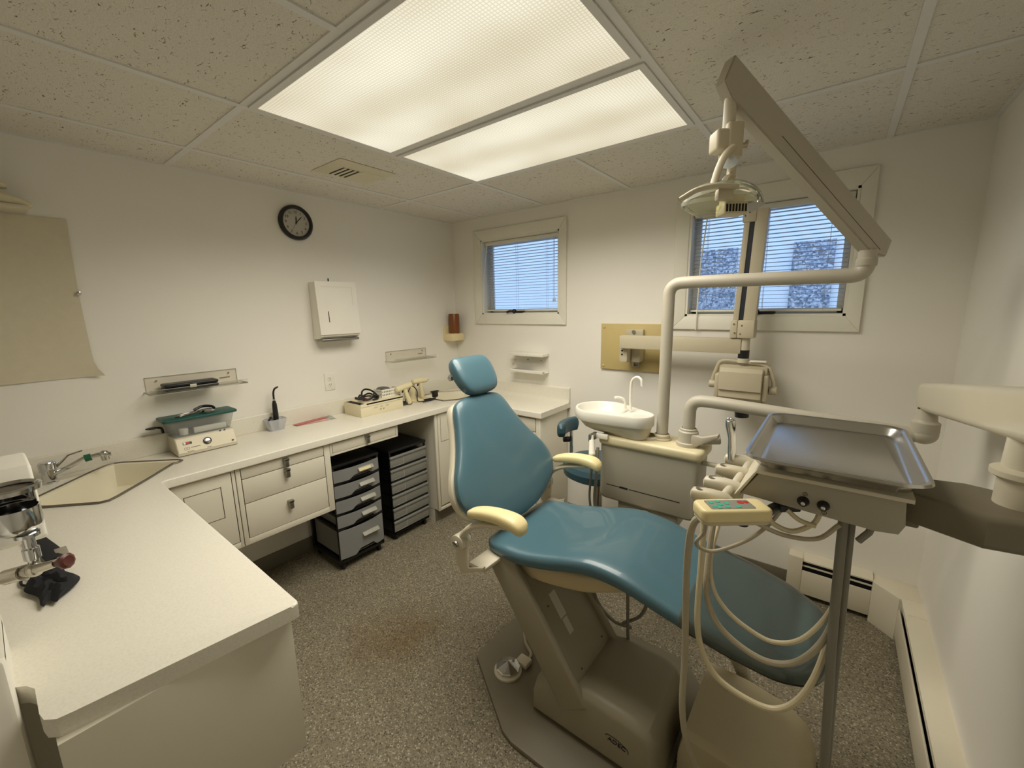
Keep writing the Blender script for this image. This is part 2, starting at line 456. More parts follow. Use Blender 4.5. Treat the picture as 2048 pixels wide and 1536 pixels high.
def blind(w, label, wand_dx, cords):
    x0, x1, z0, z1 = w[0] + .016, w[1] - .016, w[2] + .03, w[3] - .014
    r = thing('mini_blind', label, 'blind', ((x0 + x1) / 2, .04, z0))
    obj('head_rail', MB().box(x0, x1, .022, .058, z1 - .028, z1, .003), TRIM, r)
    sl = MB(); z = z0 + .02
    while z < z1 - .035:
        Rm = M.Translation((0, .04, z)) @ M.Rotation(math.radians(-3.5), 4, 'X')
        sl.box(x0 + .003, x1 - .003, -.0125, .0125, -.0004, .0004, X=Rm); z += .0212
    obj('slats', sl, SLAT, r)
    obj('bottom_rail', MB().box(x0 + .002, x1 - .002, .028, .052, z0 - .006, z0 + .006, .003), TRIM, r)
    for x in cords:
        for y in (.0275, .0525): obj('ladder_cord', MB().cyl((x, y, z0), (x, y, z1 - .02), .0009, n=6), SLAT, r)
    wx = x0 + wand_dx
    obj('tilt_wand', MB().tube([(wx, .015, z1 - .03), (wx - .012, -.022, (z0 + z1) / 2), (wx - .016, -.03, z0 - .11)], .004, 6), TRIM, r)
    return r
b1 = blind(W1, 'white mini blind in the small window near the corner', .03, (.40, .66, .94))
tc_ = MB().tube([(1.01, .02, W1[3] - .04), (1.012, .014, 1.80), (1.014, .012, 1.67)], .0015, 6)
tc_.tube([(1.018, .02, W1[3] - .04), (1.022, .014, 1.80), (1.024, .012, 1.675)], .0015, 6)
tc_.lathe([(.002, .03), (.007, 0), (0, 0)], (1.013, .012, 1.64), n=10); tc_.lathe([(.002, .03), (.007, 0), (0, 0)], (1.026, .012, 1.645), n=10)
obj('pull_cord', tc_, SLAT, b1)
blind(W2, 'white mini blind in the wide window behind the lamp', .07, (2.05, 2.35, 2.62))

# neighbouring building seen through the panes
nb = thing('neighbour_building', 'white neighbouring building seen through both windows', 'building', (1.0, 2.4, 0))
obj('wall', MB().box(-4.5, 7, 2.3, 2.6, -.3, 3.4), SIDING, nb)
for x0, x1 in ((1.46, 1.81), (2.284, 2.61), (3.1, 3.43)): obj('stone_panel', MB().box(x0, x1, 2.27, 2.31, -.3, 2.17), STONE, nb)

# ------------------------------------------------------------------ ceiling fixtures
def fixture(ya, yb, label):
    cx, cy = (X1 + X3) / 2, (ya + yb) / 2
    r = thing('ceiling_light', label, 'light', (cx, cy, H), 'prismatic troffers side by side')
    fr = MB(); a, b_ = X1 + .0135, X3 - .0135; c, d = ya + .0135, yb - .0135; w = .022
    P = [(a, c), (b_, c), (b_, d), (a, d)]; Q = [(a + w, c + w), (b_ - w, c + w), (b_ - w, d - w), (a + w, d - w)]
    for k in range(4): fr.prism([P[k], P[(k + 1) % 4], Q[(k + 1) % 4], Q[k]], H - .0095, H - .001)
    obj('frame', fr, TBAR, r)
    obj('diffuser', MB().box(a + w - .002, b_ - w + .002, c + w - .002, d - w + .002, H - .008, H - .005), DIFF, r)
    return r
def troffer_light(ya, yb):
    # area lamp added just under the lens to boost the troffer's downward output
    l = bpy.data.lights.new('troffer_boost', 'AREA'); l.shape = 'RECTANGLE'; l.size = X3 - X1 - .08; l.size_y = yb - ya - .08
    l.energy = POWER; l.color = (1.0, .945, .83); l.spread = math.radians(SPREAD)
    o = bpy.data.objects.new('troffer_boost', l); COL.objects.link(o); o.location = ((X1 + X3) / 2, (ya + yb) / 2, H - .016)
POWER, SPREAD = 14.5, 154
troffer_light(Y2, Y1); troffer_light(Y1, Y0)
fixture(Y2, Y1, 'larger-looking lit ceiling panel, cut by the top of the photo')
fixture(Y1, Y0, 'lit ceiling panel nearer the windows, whole in view')

vt = thing('ceiling_vent', 'small cream air vent with dark louvres in the ceiling', 'vent', (.595, -1.283, H))
vb = MB()
vo_, vi = (.458, .732, -1.447, -1.121), (.505, .685, -1.40, -1.168)
ring = lambda q, z: [(q[0], q[2], z), (q[1], q[2], z), (q[1], q[3], z), (q[0], q[3], z)]
Pq, Qq = ring(vo_, H - .002), ring(vi, H - .016)
for k in range(4): vb.quad(Pq[k], Pq[(k + 1) % 4], Qq[(k + 1) % 4], Qq[k])
obj('flange', vb, mat('cream_vent_enamel', (218, 210, 184), .5), vt)
obj('core', MB().box(vi[0], vi[1], vi[2], vi[3], H - .0165, H - .006), bpy.data.materials['cream_vent_enamel'], vt)
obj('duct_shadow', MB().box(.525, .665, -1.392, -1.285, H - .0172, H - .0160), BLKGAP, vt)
lv = MB()
for k in range(4):
    y = -1.378 + k * .0275
    lv.box(.523, .667, y - .007, y + .007, H - .0200, H - .0168, .001)
obj('louvres', lv, mat('cream_louvre', (216, 208, 182), .5), vt)

# ------------------------------------------------------------------ wall things (left wall x=0)
ck = thing('wall_clock', 'round black-rimmed wall clock with white face above the towel dispenser', 'clock', (0, -1.338, 2.137))
cc = V((0, -1.338, 2.137)); FX = M(((0, 0, 1), (1, 0, 0), (0, 1, 0))).to_4x4()     # local x -> +y, y -> z, z -> +x
CX = lambda x, y, z=0: M.Translation(cc + V((z, x, y))) @ FX
obj('rim', MB().lathe([(.0, .0), (.101, .0), (.103, .014), (.097, .026), (.088, .03), (.082, .024), (.080, .012)], cc, X=FX, n=48), BLACK, ck)
obj('face', MB().lathe([(0, .011), (.082, .011), (.082, .008)], cc, X=FX, n=48), mat('clock_face_paper', (240, 234, 224), .6), ck)
nm = MB()
for h in range(1, 13):
    a = h * PI / 6; nm.text(str(h), .021, CX(.061 * math.sin(a), .061 * math.cos(a), .0118))
for k in range(60):
    a = k * PI / 30; nm.box(-.0004, .0004, -.0015 - (.0012 if k % 5 == 0 else 0), .0015, 0, .0003, X=CX(.075 * math.sin(a), .075 * math.cos(a), .0118) @ M.Rotation(-a, 4, 'Z'))
obj('numerals', nm, DINK, ck)
def hand(name, ang, L_, w, z, tail=.012):
    m_ = MB().prism([(-w * .4, -tail), (w * .4, -tail), (w, L_ * .6), (0, L_), (-w, L_ * .6)], 0, .0008, 'z', X=CX(0, 0, z) @ M.Rotation(-math.radians(ang), 4, 'Z'))
    obj(name, m_, BLACK, ck)
hand('hour_hand', 3, .042, .0035, .014); hand('minute_hand', 43, .062, .0025, .0155); hand('second_hand', 212, .052, .0008, .017)
obj('hub', MB().cyl(cc + V((.012, 0, 0)), cc + V((.019, 0, 0)), .005, n=12), BLACK, ck)
obj('cover_glass', MB().lathe([(.0, .0255), (.05, .0245), (.083, .022)], cc, X=FX, n=48), CLKGL, ck)

td = thing('paper_towel_dispenser', 'white metal paper towel dispenser on the wall below the clock', 'towel dispenser', (0, -1.15, 1.42))
obj('body', MB().prism([(0, 1.42), (0, 1.785), (.075, 1.785), (.098, 1.44), (.075, 1.425)], -1.298, -1.022, 'y', .006, 2), WHITE, td)
cv = MB().prism([(.072, 1.789), (.088, 1.789), (.111, 1.452), (.097, 1.448)], -1.302, -1.018, 'y', .004, 2)
obj('front_cover', cv, WHITE, td)
fn = V((.337, 0, .023)).normalized()
def onface(y, z): return (.0885 + (1.789 - z) * .0684, y, z)
obj('inspection_slot', MB().box(-.0015, .0015, -.002, .002, -.035, .035, X=M.Translation(onface(-1.235, 1.565)) @ M.Rotation(-.068, 4, 'Y')), BLKGAP, td)
pf = MB()
for y0, y1, z in ((-1.265, -1.055, 1.755),):
    pf.box(-.0006, .0009, y0, y1, -.0012, .0012, X=M.Translation((onface(0, z)[0], 0, z)))
pf.box(-.0006, .0009, -.0012, .0012, -.12, .0, X=M.Translation(onface(-1.055, 1.755)) @ M.Rotation(-.068, 4, 'Y'))
obj('embossed_line', pf, CAB, td)
obj('key', MB().box(.03, .034, -1.182, -1.174, 1.785, 1.812, .001), BLACK, td)
obj('dispensing_lip', MB().box(.02, .1, -1.29, -1.03, 1.408, 1.424, .004), PEWTER, td)

sd = thing('cup_dispenser', 'amber and cream cup dispenser fixed in the room corner', 'dispenser', (.05, -.085, 1.33))
obj('tube', MB().lathe([(.046, 1.375), (.046, 1.555), (.044, 1.56), (.0, 1.56)], (.062, -.085, 0), n=28), AMBER, sd)
hb = MB().box(0, .115, -.16, -.018, 1.33, 1.395, .012); hb.box(0, .016, -.16, -.02, 1.33, 1.46, .006)
obj('holder', hb, mat('cream_holder', (232, 216, 170), .4), sd)

def outlet(pos, nrm, label):
    r = thing('wall_outlet', label, 'outlet', pos, 'white duplex outlets')
    X = M.Translation(pos) @ (FX if nrm == 'x' else M(((1, 0, 0), (0, 0, -1), (0, 1, 0))).to_4x4())
    obj('plate', MB().box(-.036, .036, -.058, .058, 0, .006, .003, X=X), WHITE, r)
    rc = MB(); sl = MB()
    for s in (-1, 1):
        rc.lathe([(0, .0085), (.0155, .0085), (.0165, .005)], n=20, X=X @ M.Translation((0, s * .021, 0)))
        sl.box(-.0075, -.0055, s * .021 - .002, s * .021 + .008, .007, .0092, X=X); sl.box(.0045, .0065, s * .021 - .001, s * .021 + .008, .007, .0092, X=X)
        sl.box(-.002, .002, s * .021 - .010, s * .021 - .006, .007, .0092, X=X)
    obj('receptacle', rc, WHITE, r); obj('slots', sl, BLKGAP, r)
outlet((0, -1.218, 1.13), 'x', 'white double outlet on the left wall above the counter')
outlet((.645, 0, 1.135), 'y', 'white double outlet behind the chair headrest, beside the small rack')

def acrylic_shelf(y0, y1, label):
    r = thing('acrylic_shelf', label, 'shelf', (0, (y0 + y1) / 2, 1.225), 'clear acrylic wall shelves')
    L_ = y1 - y0
    X = M.Translation((.0012, y0, 0))
    obj('back_panel', MB().box(0, .004, 0, L_, 1.222, 1.29, .001, X=X), ACRYL, r)
    obj('ledge', MB().box(0, .118, -.008, L_ + .012, 1.214, 1.22, .001, X=X), ACRYL, r)
    obj('front_lip', MB().box(.114, .118, -.008, L_ + .012, 1.22, 1.238, .001, X=X), ACRYL, r)
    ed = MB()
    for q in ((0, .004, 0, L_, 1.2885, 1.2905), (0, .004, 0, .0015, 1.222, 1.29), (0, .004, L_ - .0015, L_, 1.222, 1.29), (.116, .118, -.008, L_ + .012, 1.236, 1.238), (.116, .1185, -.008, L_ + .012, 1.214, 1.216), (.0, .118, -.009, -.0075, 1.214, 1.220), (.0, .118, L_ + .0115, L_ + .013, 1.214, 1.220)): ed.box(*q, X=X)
    obj('edge_highlight', ed, EDGE, r)  # thin pale strips paint the bright outline along the acrylic edges
    for s in (.045, L_ - .04): obj('screw', MB().cyl((.004, y0 + s, 1.27), (.008, y0 + s, 1.27), .004, n=10), PEWTER, r)
    t_ = MB().box(.0045, .005, y1 - .085, y1 - .035, 1.245, 1.25)
    obj('maker_mark', t_, INK, r)
    return r
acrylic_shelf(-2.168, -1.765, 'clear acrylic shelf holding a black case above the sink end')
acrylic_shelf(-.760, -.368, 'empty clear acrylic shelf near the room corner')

bc = thing('black_case', 'slim black instrument case with a white label on the clear shelf', 'case', (.06, -2.0, 1.22))
obj('shell', MB().box(.02, .105, -2.115, -1.885, 1.2205, 1.238, .007, 3).box(.02, .105, -2.115, -1.885, 1.239, 1.256, .007, 3), BLACK, bc)
obj('clasp_label', MB().box(.104, .1075, -2.013, -1.985, 1.229, 1.246, .001), mat('white_label', (214, 212, 200), .6), bc)
obj('top_sticker', MB().box(.04, .08, -2.095, -2.03, 1.2555, 1.2566), mat('grey_sticker', (98, 94, 84), .5), bc)

# hanging sheet with a rail, push pin and folded towels
hs = thing('wall_sheet', 'large beige fabric sheet hung flat on the left wall', 'wall hanging', (0, -2.75, 1.325))
sh = []
ys = [-3.25 + .02 * k for k in range(47)]; zs = [1.325 + .0343 * k for k in range(21)]
sm = MB(); b = bmesh.new(); g = {}
for i, y in enumerate(ys):
    for j, z in enumerate(zs):
        edge = -.006 * math.sin((z - 1.325) * 4.6) + (.025 * max(0, (1.40 - z) / .075) ** 2 if z < 1.4 else 0)
        k = i / 46
        curl = .02 * max(0, (i - 42) / 4) ** 2 * max(0, (1.42 - z) / .1) if z < 1.42 else 0
        g[i, j] = b.verts.new((.006 + .002 * math.sin(y * 21) + curl, y + edge * k + .0 , z))
for i in range(46):
    for j in range(20): b.faces.new((g[i, j], g[i + 1, j], g[i + 1, j + 1], g[i, j + 1]))
bmesh.ops.solidify(b, geom=b.faces[:], thickness=.002)
sm._merge(b); obj('sheet', sm, PAPER, hs)
obj('push_pin', MB().lathe([(0, .0), (.004, .001), (.004, .008), (.009, .010), (.009, .014), (0, .016)], (.008, -2.338, 1.697), X=FX, n=14), CHROME, hs)
obj('top_rail', MB().box(0, .15, -3.25, -2.44, 2.016, 2.028, .004), PAPER, hs)
tw = thing('folded_towel', 'cream folded towel lying lowest on the ledge at top left', 'towel', (.07, -2.75, 2.03), 'cream towels on the ledge')
lo = []
for k in range(15):
    y = -3.2 + k * .055; e = 1 if k < 14 else .35
    sg = .012 * max(0, (k - 9) / 5)
    lo.append(srect((.08, y, 2.056 - sg + .004 * math.sin(k * 1.7)), (1, 0, 0), (0, 0, 1), .062 * e, (.026 + .003 * math.sin(k * 2.3)) * e, 3))
obj('towel_fold', MB().loft(lo), TOWEL, tw)
tw2 = thing('folded_towel', 'cream folded towel stacked uppermost on the ledge at top left', 'towel', (.07, -2.75, 2.08), 'cream towels on the ledge')
lo = []
for k in range(14):
    y = -3.2 + k * .055; e = 1 if k < 13 else .4
    lo.append(srect((.075, y, 2.105 + .003 * math.sin(k * 1.3)), (1, 0, 0), (0, 0, 1), .055 * e, .021 * e, 3))
obj('towel_fold', MB().loft(lo), TOWEL, tw2)

# white rack on the back wall
rk = thing('wall_rack', 'small white plastic rack screwed to the wall beside the small window', 'rack', (.83, 0, 1.107))
rb = MB().box(.675, .982, -.006, 0, 1.112, 1.258, .002); rb.box(.672, .985, -.095, 0, 1.236, 1.258, .003); rb.box(.672, .985, -.095, 0, 1.108, 1.114, .002)
rb.box(.672, .985, -.095, -.09, 1.114, 1.130, .002); rb.box(.672, .677, -.095, 0, 1.114, 1.13, .002)
obj('frame', rb, WHITE, rk)
for x in (.79, .915): obj('screw', MB().cyl((x, -.006, 1.20), (x, -.010, 1.20), .005, n=10), PEWTER, rk)

# ------------------------------------------------------------------ worktop and cabinets
CT = .90
ct = thing('countertop', 'off-white laminate worktop running round the corner with a peninsula', 'countertop', (.24, -1.2, .862))
out = [(0, 0), (0, -2.72), (1.50, -2.72), (1.508, -2.705), (1.522, -2.690), (1.545, -2.680)]
out += [(1.628, -2.68), (1.652, -2.676), (1.668, -2.662), (1.672, -2.64)]       # rounded near corner
out += [(1.714, -2.275), (1.712, -2.262), (1.70, -2.258)]
out += [(.50, -2.258), (.485, -2.25), (.48, -2.235), (.48, -.405), (.485, -.395), (1.172, -.392), (1.172, 0)]
slab = MB().prism(out, .862, CT)
def nose(e):
    a, c = e.verts[0].co, e.verts[1].co
    if min(a.z, c.z) < CT - 1e-4 or len(e.link_faces) != 2 or e.calc_face_angle(0) < .5: return False
    m_ = (a + c) / 2
    return (abs(m_.y + 2.258) < .03 and m_.x > .47) or (abs(m_.x - .48) < .012 and m_.y > -2.26) or (abs(m_.y + .392) < .02 and m_.x > .47)
bmesh.ops.bevel(slab.bm, geom=[e for e in slab.bm.edges if nose(e)], offset=.013, segments=4, profile=.5, affect='EDGES', clamp_overlap=True)
SINK = [(.301, -2.615), (.202, -2.525), (.079, -2.415), (.037, -2.365), (.030, -2.335), (.045, -2.305), (.222, -2.138), (.248, -2.126), (.268, -2.145), (.272, -2.17), (.416, -2.295), (.53, -2.40), (.556, -2.43), (.553, -2.455), (.43, -2.585), (.37, -2.628), (.33, -2.63)]
SK2 = [(.05, -.50), (.05, -.30), (.20, -.11), (.36, -.11), (.40, -.16), (.40, -.40), (.34, -.50)]
def inset(poly, d):
    c = sum((V((*p, 0)) for p in poly), V()) / len(poly); o = []
    for p in poly:
        q = V((*p, 0)); v = q - c; o.append(tuple((c + v * (1 - d / v.length))[:2]))
    return o
cutter = MB().prism(inset(SINK, .012), .80, .95); slab.cut(cutter)
cutter = MB().prism(inset(SK2, .012), .80, .95); slab.cut(cutter)
obj('slab', slab, LAM, ct)
bs_ = MB().box(0, .018, -2.68, 0, CT - .002, 1.0, .006, 3); obj('left_backsplash', bs_, LAM, ct)
bs2 = MB().prism([(0, CT - .002), (-.03, CT - .002), (-.022, CT + .012), (-.018, CT + .03), (-.018, 1.002), (-.012, 1.01), (0, 1.01)], .018, 1.172, 'x'); obj('back_backsplash', bs2, LAM, ct)

def basin(poly, depth, m_, r, name='basin'):
    n = len(poly); c = sum((V((*p, 0)) for p in poly), V()) / n
    rings = []
    for d, z in ((.004, CT + .004), (.02, CT + .001), (.03, CT - .02), (.05, CT - depth * .8), (.085, CT - depth), (.12, CT - depth - .004)):
        rings.append([V((*p, z)) for p in inset(poly, d)])
    mb = MB(); b = bmesh.new(); R = [[b.verts.new(p) for p in q] for q in rings]
    for A, B in zip(R, R[1:]):
        for k in range(n): b.faces.new((A[k], A[(k + 1) % n], B[(k + 1) % n], B[k]))
    b.faces.new(R[-1]); mb._merge(b)
    obj(name, mb, m_, r)
    rim = [V((*p, CT + .003)) for p in poly]; rim.append(rim[0]); rim.append(rim[1])
    obj('rim', MB().tube(rim, .0055, 8, False), mat('steel_sink_rim', (128, 122, 110), .4, .8), r)
    return c
sk = thing('corner_sink', 'cream corner sink with a metal rim set in the worktop near the faucet', 'sink', (.29, -2.38, .80))
basin(SINK, .12, mat('cream_porcelain', (228, 220, 194), .3), sk)
sk2 = thing('corner_sink', 'cream sink with a metal rim in the far corner behind the headrest', 'sink', (.22, -.31, .80))
basin(SK2, .10, mat('cream_porcelain_far', (232, 224, 200), .3), sk2)

fc = thing('faucet', 'chrome single-lever faucet with a green ring behind the near sink', 'faucet', (.13, -2.54, CT))
fy = V((.10, -2.545, 0))
obj('base', MB().lathe([(0, 0), (.026, 0), (.027, .006), (.0215, .01), (.0215, .052)], fy + V((0, 0, CT)), n=24), CHROME, fc)
obj('cap', MB().lathe([(.0215, .052), (.027, .054), (.028, .086), (.024, .093), (0, .095)], fy + V((0, 0, CT)), n=24), CHROME, fc)
obj('spout', MB().tube(cr([fy + V((.01, .015, CT + .038)), (.13, -2.49, .958), (.14, -2.44, .985), (.143, -2.425, .987)]), .009, 12), CHROME, fc)
obj('green_ring', MB().cyl((.141, -2.436, .984), (.144, -2.415, .987), .0155, n=18), GREENR, fc)
ae = MB().cyl((.144, -2.415, .987), (.148, -2.385, .99), .011, n=16).ball((.15, -2.375, .992), .017, (1, 1, .9)).cyl((.15, -2.375, .99), (.15, -2.372, .962), .014, n=16).cyl((.15, -2.372, .985), (.155, -2.352, .985), .010, n=12)
obj('aerator', ae, CHROME, fc)
obj('lever', MB().tube([fy + V((.0, .02, CT + .06)), fy + V((.005, .045, CT + .085)), fy + V((.005, .065, CT + .105)), fy + V((.005, .11, CT + .114))], [.006, .005, .004, .0035], 8), CHROME, fc)

tp = thing('wall_tap', 'small chrome tap knob above the far corner backsplash', 'tap', (.018, -.12, 1.0))
obj('tap_body', MB().cyl((.0, -.11, 1.02), (.03, -.11, 1.02), .008, n=12).cyl((.03, -.11, 1.02), (.052, -.11, 1.02), .016, .013, n=16), CHROME, tp)

def pull(y, z, par):
    p = MB().box(.459, .484, y - .014, y + .014, z + .010, z + .024, .003)
    p.box(.472, .484, y - .011, y + .011, z - .024, z + .022, .004)
    return obj('pull', p, PEWTER, par)
def frame_x(mb, y0, y1, z0, z1, l, r_, b_, t_, xa=.445, xb=.46):
    """face frame in the plane x = xb with an opening"""
    mb.box(xa, xb, y0, y0 + l, z0, z1, .001); mb.box(xa, xb, y1 - r_, y1, z0, z1, .001)
    if b_: mb.box(xa, xb, y0 + l, y1 - r_, z0, z0 + b_, .001)
    if t_: mb.box(xa, xb, y0 + l, y1 - r_, z1 - t_, z1, .001)

du = thing('drawer_cabinet', 'hanging white cabinet of three drawers under the left worktop', 'cabinet', (.23, -1.73, .452))
db = MB().box(.01, .435, -1.978, -1.505, .452, .858); frame_x(db, -1.978, -1.502, .452, .858, .020, .034, .032, .008)
obj('body', db, CAB, du)
for nm_, z0, z1, pz in (('drawer', .797, .849, .822), ('drawer', .669, .793, .765), ('drawer', .486, .665, .588)):
    d = obj(nm_, MB().box(.436, .461, -1.955, -1.539, z0, z1, .0015), CAB, du)
    pull(-1.747, pz, d)
ad_ = thing('apron_drawer', 'single shallow white drawer over the kneehole', 'drawer', (.23, -1.265, .778))
ab = MB().box(.01, .435, -1.50, -1.03, .785, .858); frame_x(ab, -1.50, -1.03, .778, .858, .014, .018, .012, .006)
obj('frame', ab, CAB, ad_)
d = obj('drawer', MB().box(.436, .461, -1.484, -1.05, .792, .850, .0015), CAB, ad_); pull(-1.262, .823, d)
sc_ = thing('sink_cabinet', 'hanging white cupboard under the corner sink', 'cabinet', (.23, -2.11, .452))
sb_ = MB().box(.01, .435, -2.25, -1.985, .452, .75); frame_x(sb_, -2.25, -1.982, .452, .858, .02, .014, .03, .008)
obj('body', sb_, CAB, sc_)
dr = obj('door', MB().box(.436, .461, -2.228, -1.999, .486, .849, .0015), CAB, sc_)
gv = MB()
for q in ((-2.19, -2.044, .788, .791), (-2.19, -2.044, .634, .637), (-2.0475, -2.044, .634, .791), (-2.19, -2.187, .634, .791)): gv.box(.4605, .4614, q[0], q[1], q[2], q[3])
obj('panel_groove', gv, CABDK, dr)

pc = thing('peninsula_cabinet', 'hanging grey-white cabinet under the peninsula worktop', 'cabinet', (1.1, -2.45, .47))
obj('body', MB().box(.50, 1.668, -2.655, -2.285, .47, .862), CAB, pc)
obj('end_panel', MB().prism([(-2.668, .47), (-2.272, .47), (-2.272, .862), (-2.668, .862)], 1.668, 1.686, 'x', .001), CAB, pc)
obj('filler_panel', MB().box(1.42, 1.50, -2.76, -2.655, 0, .861), CAB, pc)
obj('side_panel', MB().box(.50, 1.668, -2.668, -2.656, .47, .862), CAB, pc)

tl = thing('tall_base_cabinet', 'white floor cabinet right of the drawer towers', 'cabinet', (.23, -.55, 0))
tbm = MB().box(.01, .44, -.702, -.40, .105, .858).box(.01, .40, -.70, -.40, 0, .105)
frame_x(tbm, -.708, -.40, .105, .858, .022, .02, .02, .008)
obj('body', tbm, CAB, tl)
obj('toe_strip', MB().box(.40, .405, -.70, -.40, .095, .106).box(.402, .442, -.69, -.40, .1, .104), TOEK, tl)
obj('toe_kick', MB().box(.40, .406, -.70, -.40, 0, .094, .002), COVE, tl)
dr = obj('door', MB().box(.436, .461, -.681, -.42, .142, .849, .0015), CAB, tl)
gv = MB()
for q in ((-.658, -.655, .64, .83), (-.658, -.42, .637, .64)): gv.box(.4605, .4614, *q)
obj('panel_groove', gv, CABDK, dr)
bkc = thing('corner_base_cabinet', 'white floor cabinet under the back worktop behind the chair', 'cabinet', (.8, -.19, 0))
bb = MB().box(.46, 1.135, -.355, -.01, .105, .858).box(.46, 1.135, -.31, -.01, 0, .105)
for q in ((.46, .50, .105, .858), (1.115, 1.135, .105, .858)): bb.box(q[0], q[1], -.372, -.356, q[2], q[3], .001)
bb.box(.50, 1.115, -.372, -.356, .105, .13); bb.box(.50, 1.115, -.372, -.356, .850, .858)
obj('body', bb, CAB, bkc)
for z0, z1 in ((.755, .845), (.50, .749), (.135, .494)): obj('drawer', MB().box(.505, 1.11, -.374, -.357, z0, z1, .0015), CAB, bkc)
obj('end_panel', MB().box(1.136, 1.154, -.376, -.012, .0, .860, .001), CAB, bkc)

# ------------------------------------------------------------------ rolling drawer towers
def tower_frame(r, x0, x1, y0, y1, top, ztop):
    f = MB(); e = .014
    for (x, y) in ((x0, y0), (x0, y1 - e), (x1 - e, y0), (x1 - e, y1 - e)): f.box(x, x + e, y, y + e, .05, ztop, .003)
    f.box(x0, x1, y0, y1, .05, .072, .004); f.box(x0 - .004, x1 + .004, y0 - .004, y1 + .004, ztop - .02, ztop, .006)
    f.box(x0, x0 + .004, y0, y1, .06, ztop - .01)
    return f
def casters(r, x0, x1, y0, y1):
    for x in (x0 + .03, x1 - .03):
        for y in (y0 + .03, y1 - .03):
            c = MB().cyl((x, y - .009, .021), (x, y + .009, .021), .021, n=18, bev=.003); c.cyl((x, y, .03), (x, y, .052), .009, n=10)
            obj('caster', c, BLACK, r)
def bowed(x, y0, y1, z0, z1, bow, th=.006, notch=None):
    """bowed drawer front, optional finger notch at the bottom"""
    n = 24; F = []; Bk = []
    for k in range(n + 1):
        u = k / n; y = y0 + (y1 - y0) * u; xx = x + bow * (1 - (2 * u - 1) ** 2)
        zb = z0
        if notch:
            w_ = max(0, 1 - abs((u - .55) / .26)); w_ = min(1, w_ * 2.2); zb = z0 + notch * (w_ * w_ * (3 - 2 * w_))
        F.append((xx, y, zb, z1)); 
    b = bmesh.new(); R = []
    for xx, y, zb, zt in F:
        R.append([b.verts.new(p) for p in ((xx, y, zb), (xx, y, zt), (xx - th, y, zt), (xx - th, y, zb))])
    for A, B in zip(R, R[1:]):
        for k in range(4): b.faces.new((A[k], A[(k + 1) % 4], B[(k + 1) % 4], B[k]))
    b.faces.new(R[0]); b.faces.new(R[-1]); return MB()._merge(b)

t1 = thing('drawer_tower', 'black rolling tower with five smoky drawers, the lowest one deep', 'drawer tower', (.24, -1.32, 0), 'black plastic drawer towers under the worktop')
y0, y1, xf = -1.475, -1.157, .405
f = tower_frame(t1, .06, xf, y0, y1, None, .695)
for zz in (.575, .476, .378, .282): f.box(.06, xf + .004, y0, y1, zz - .010, zz + .008, .003)
f.box(.06, xf, y0, y0 + .005, .46, .69)
obj('frame', f, BLACK, t1); casters(t1, .06, xf, y0, y1)
for i, (a, b_) in enumerate(((.586, .660), (.487, .564), (.389, .465), (.293, .368), (.085, .270))):
    d = obj('drawer', bowed(xf + .003, y0 + .004, y1 - .004, a, b_, .022, .006, .022 if i < 4 else .03), DGREY, t1)
    db = MB().box(.08, xf, y0 + .022, y0 + .026, a, b_ - .012).box(.08, xf, y1 - .026, y1 - .022, a, b_ - .012).box(.08, xf, y0 + .022, y1 - .022, a, a + .004)
    obj('bin', db, DGREY, d)
    zc = a + (b_ - a) * .62; L_ = .052 if i < 4 else .058
    g_ = MB().prism([(xf + .022, zc + .011), (xf + .030, zc + .011), (xf + .046, zc - .006), (xf + .020, zc - .009)], -1.29 - L_ + .02, -1.29 + L_ + .02, 'y', .003)
    obj('grip', g_, mat('pale_grey_grip', (164, 162, 150), .5) if i == 0 else bpy.data.materials['pale_grey_grip'], d)
    if i == 0: obj('paper_label', MB().box(-.0008, .0008, -.04, .04, -.009, .009, X=M.Translation((xf + .047, -1.285, zc + .004)) @ M.Rotation(-.3, 4, 'Y')), mat('cream_paper_label', (232, 218, 172), .7), d)
t2 = thing('drawer_tower', 'black rolling tower with six equal clear drawers beside the cabinet', 'drawer tower', (.22, -.905, 0), 'black plastic drawer towers under the worktop')
y0, y1, xf = -1.063, -.745, .385
f = tower_frame(t2, .04, xf, y0, y1, None, .665)
dz = (.636 - .07) / 6
for k in range(6): f.box(.04, xf, y0, y1, .07 + k * dz - .014, .07 + k * dz - .002, .002)
f.box(.04, xf, y0, y0 + .005, .06, .66)
obj('frame', f, BLACK, t2); casters(t2, .04, xf, y0, y1)
for k in range(5, -1, -1):
    a, b_ = .07 + k * dz + .002, .07 + (k + 1) * dz - .018
    mb = MB().box(xf, xf + .008, y0 + .004, y1 - .004, a, b_, .003); mb.box(xf, xf + .016, y0, y1, b_ - .012, b_ + .004, .004)
    d = obj('drawer', mb, DGREY2, t2)
    obj('bin', MB().box(.06, xf, y0 + .02, y0 + .024, a, b_ - .01).box(.06, xf, y1 - .024, y1 - .02, a, b_ - .01).box(.06, xf, y0 + .02, y1 - .02, a, a + .004), DGREY2, d)
    obj('front_seam', MB().box(xf + .0075, xf + .0095, y0 + .11, y0 + .113, a + .002, b_ - .01).box(xf + .0075, xf + .0095, y0 + .03, y0 + .11, a + .004, a + .006), mat('seam_plastic', (176, 176, 168), .4) if k == 5 else bpy.data.materials['seam_plastic'], d)

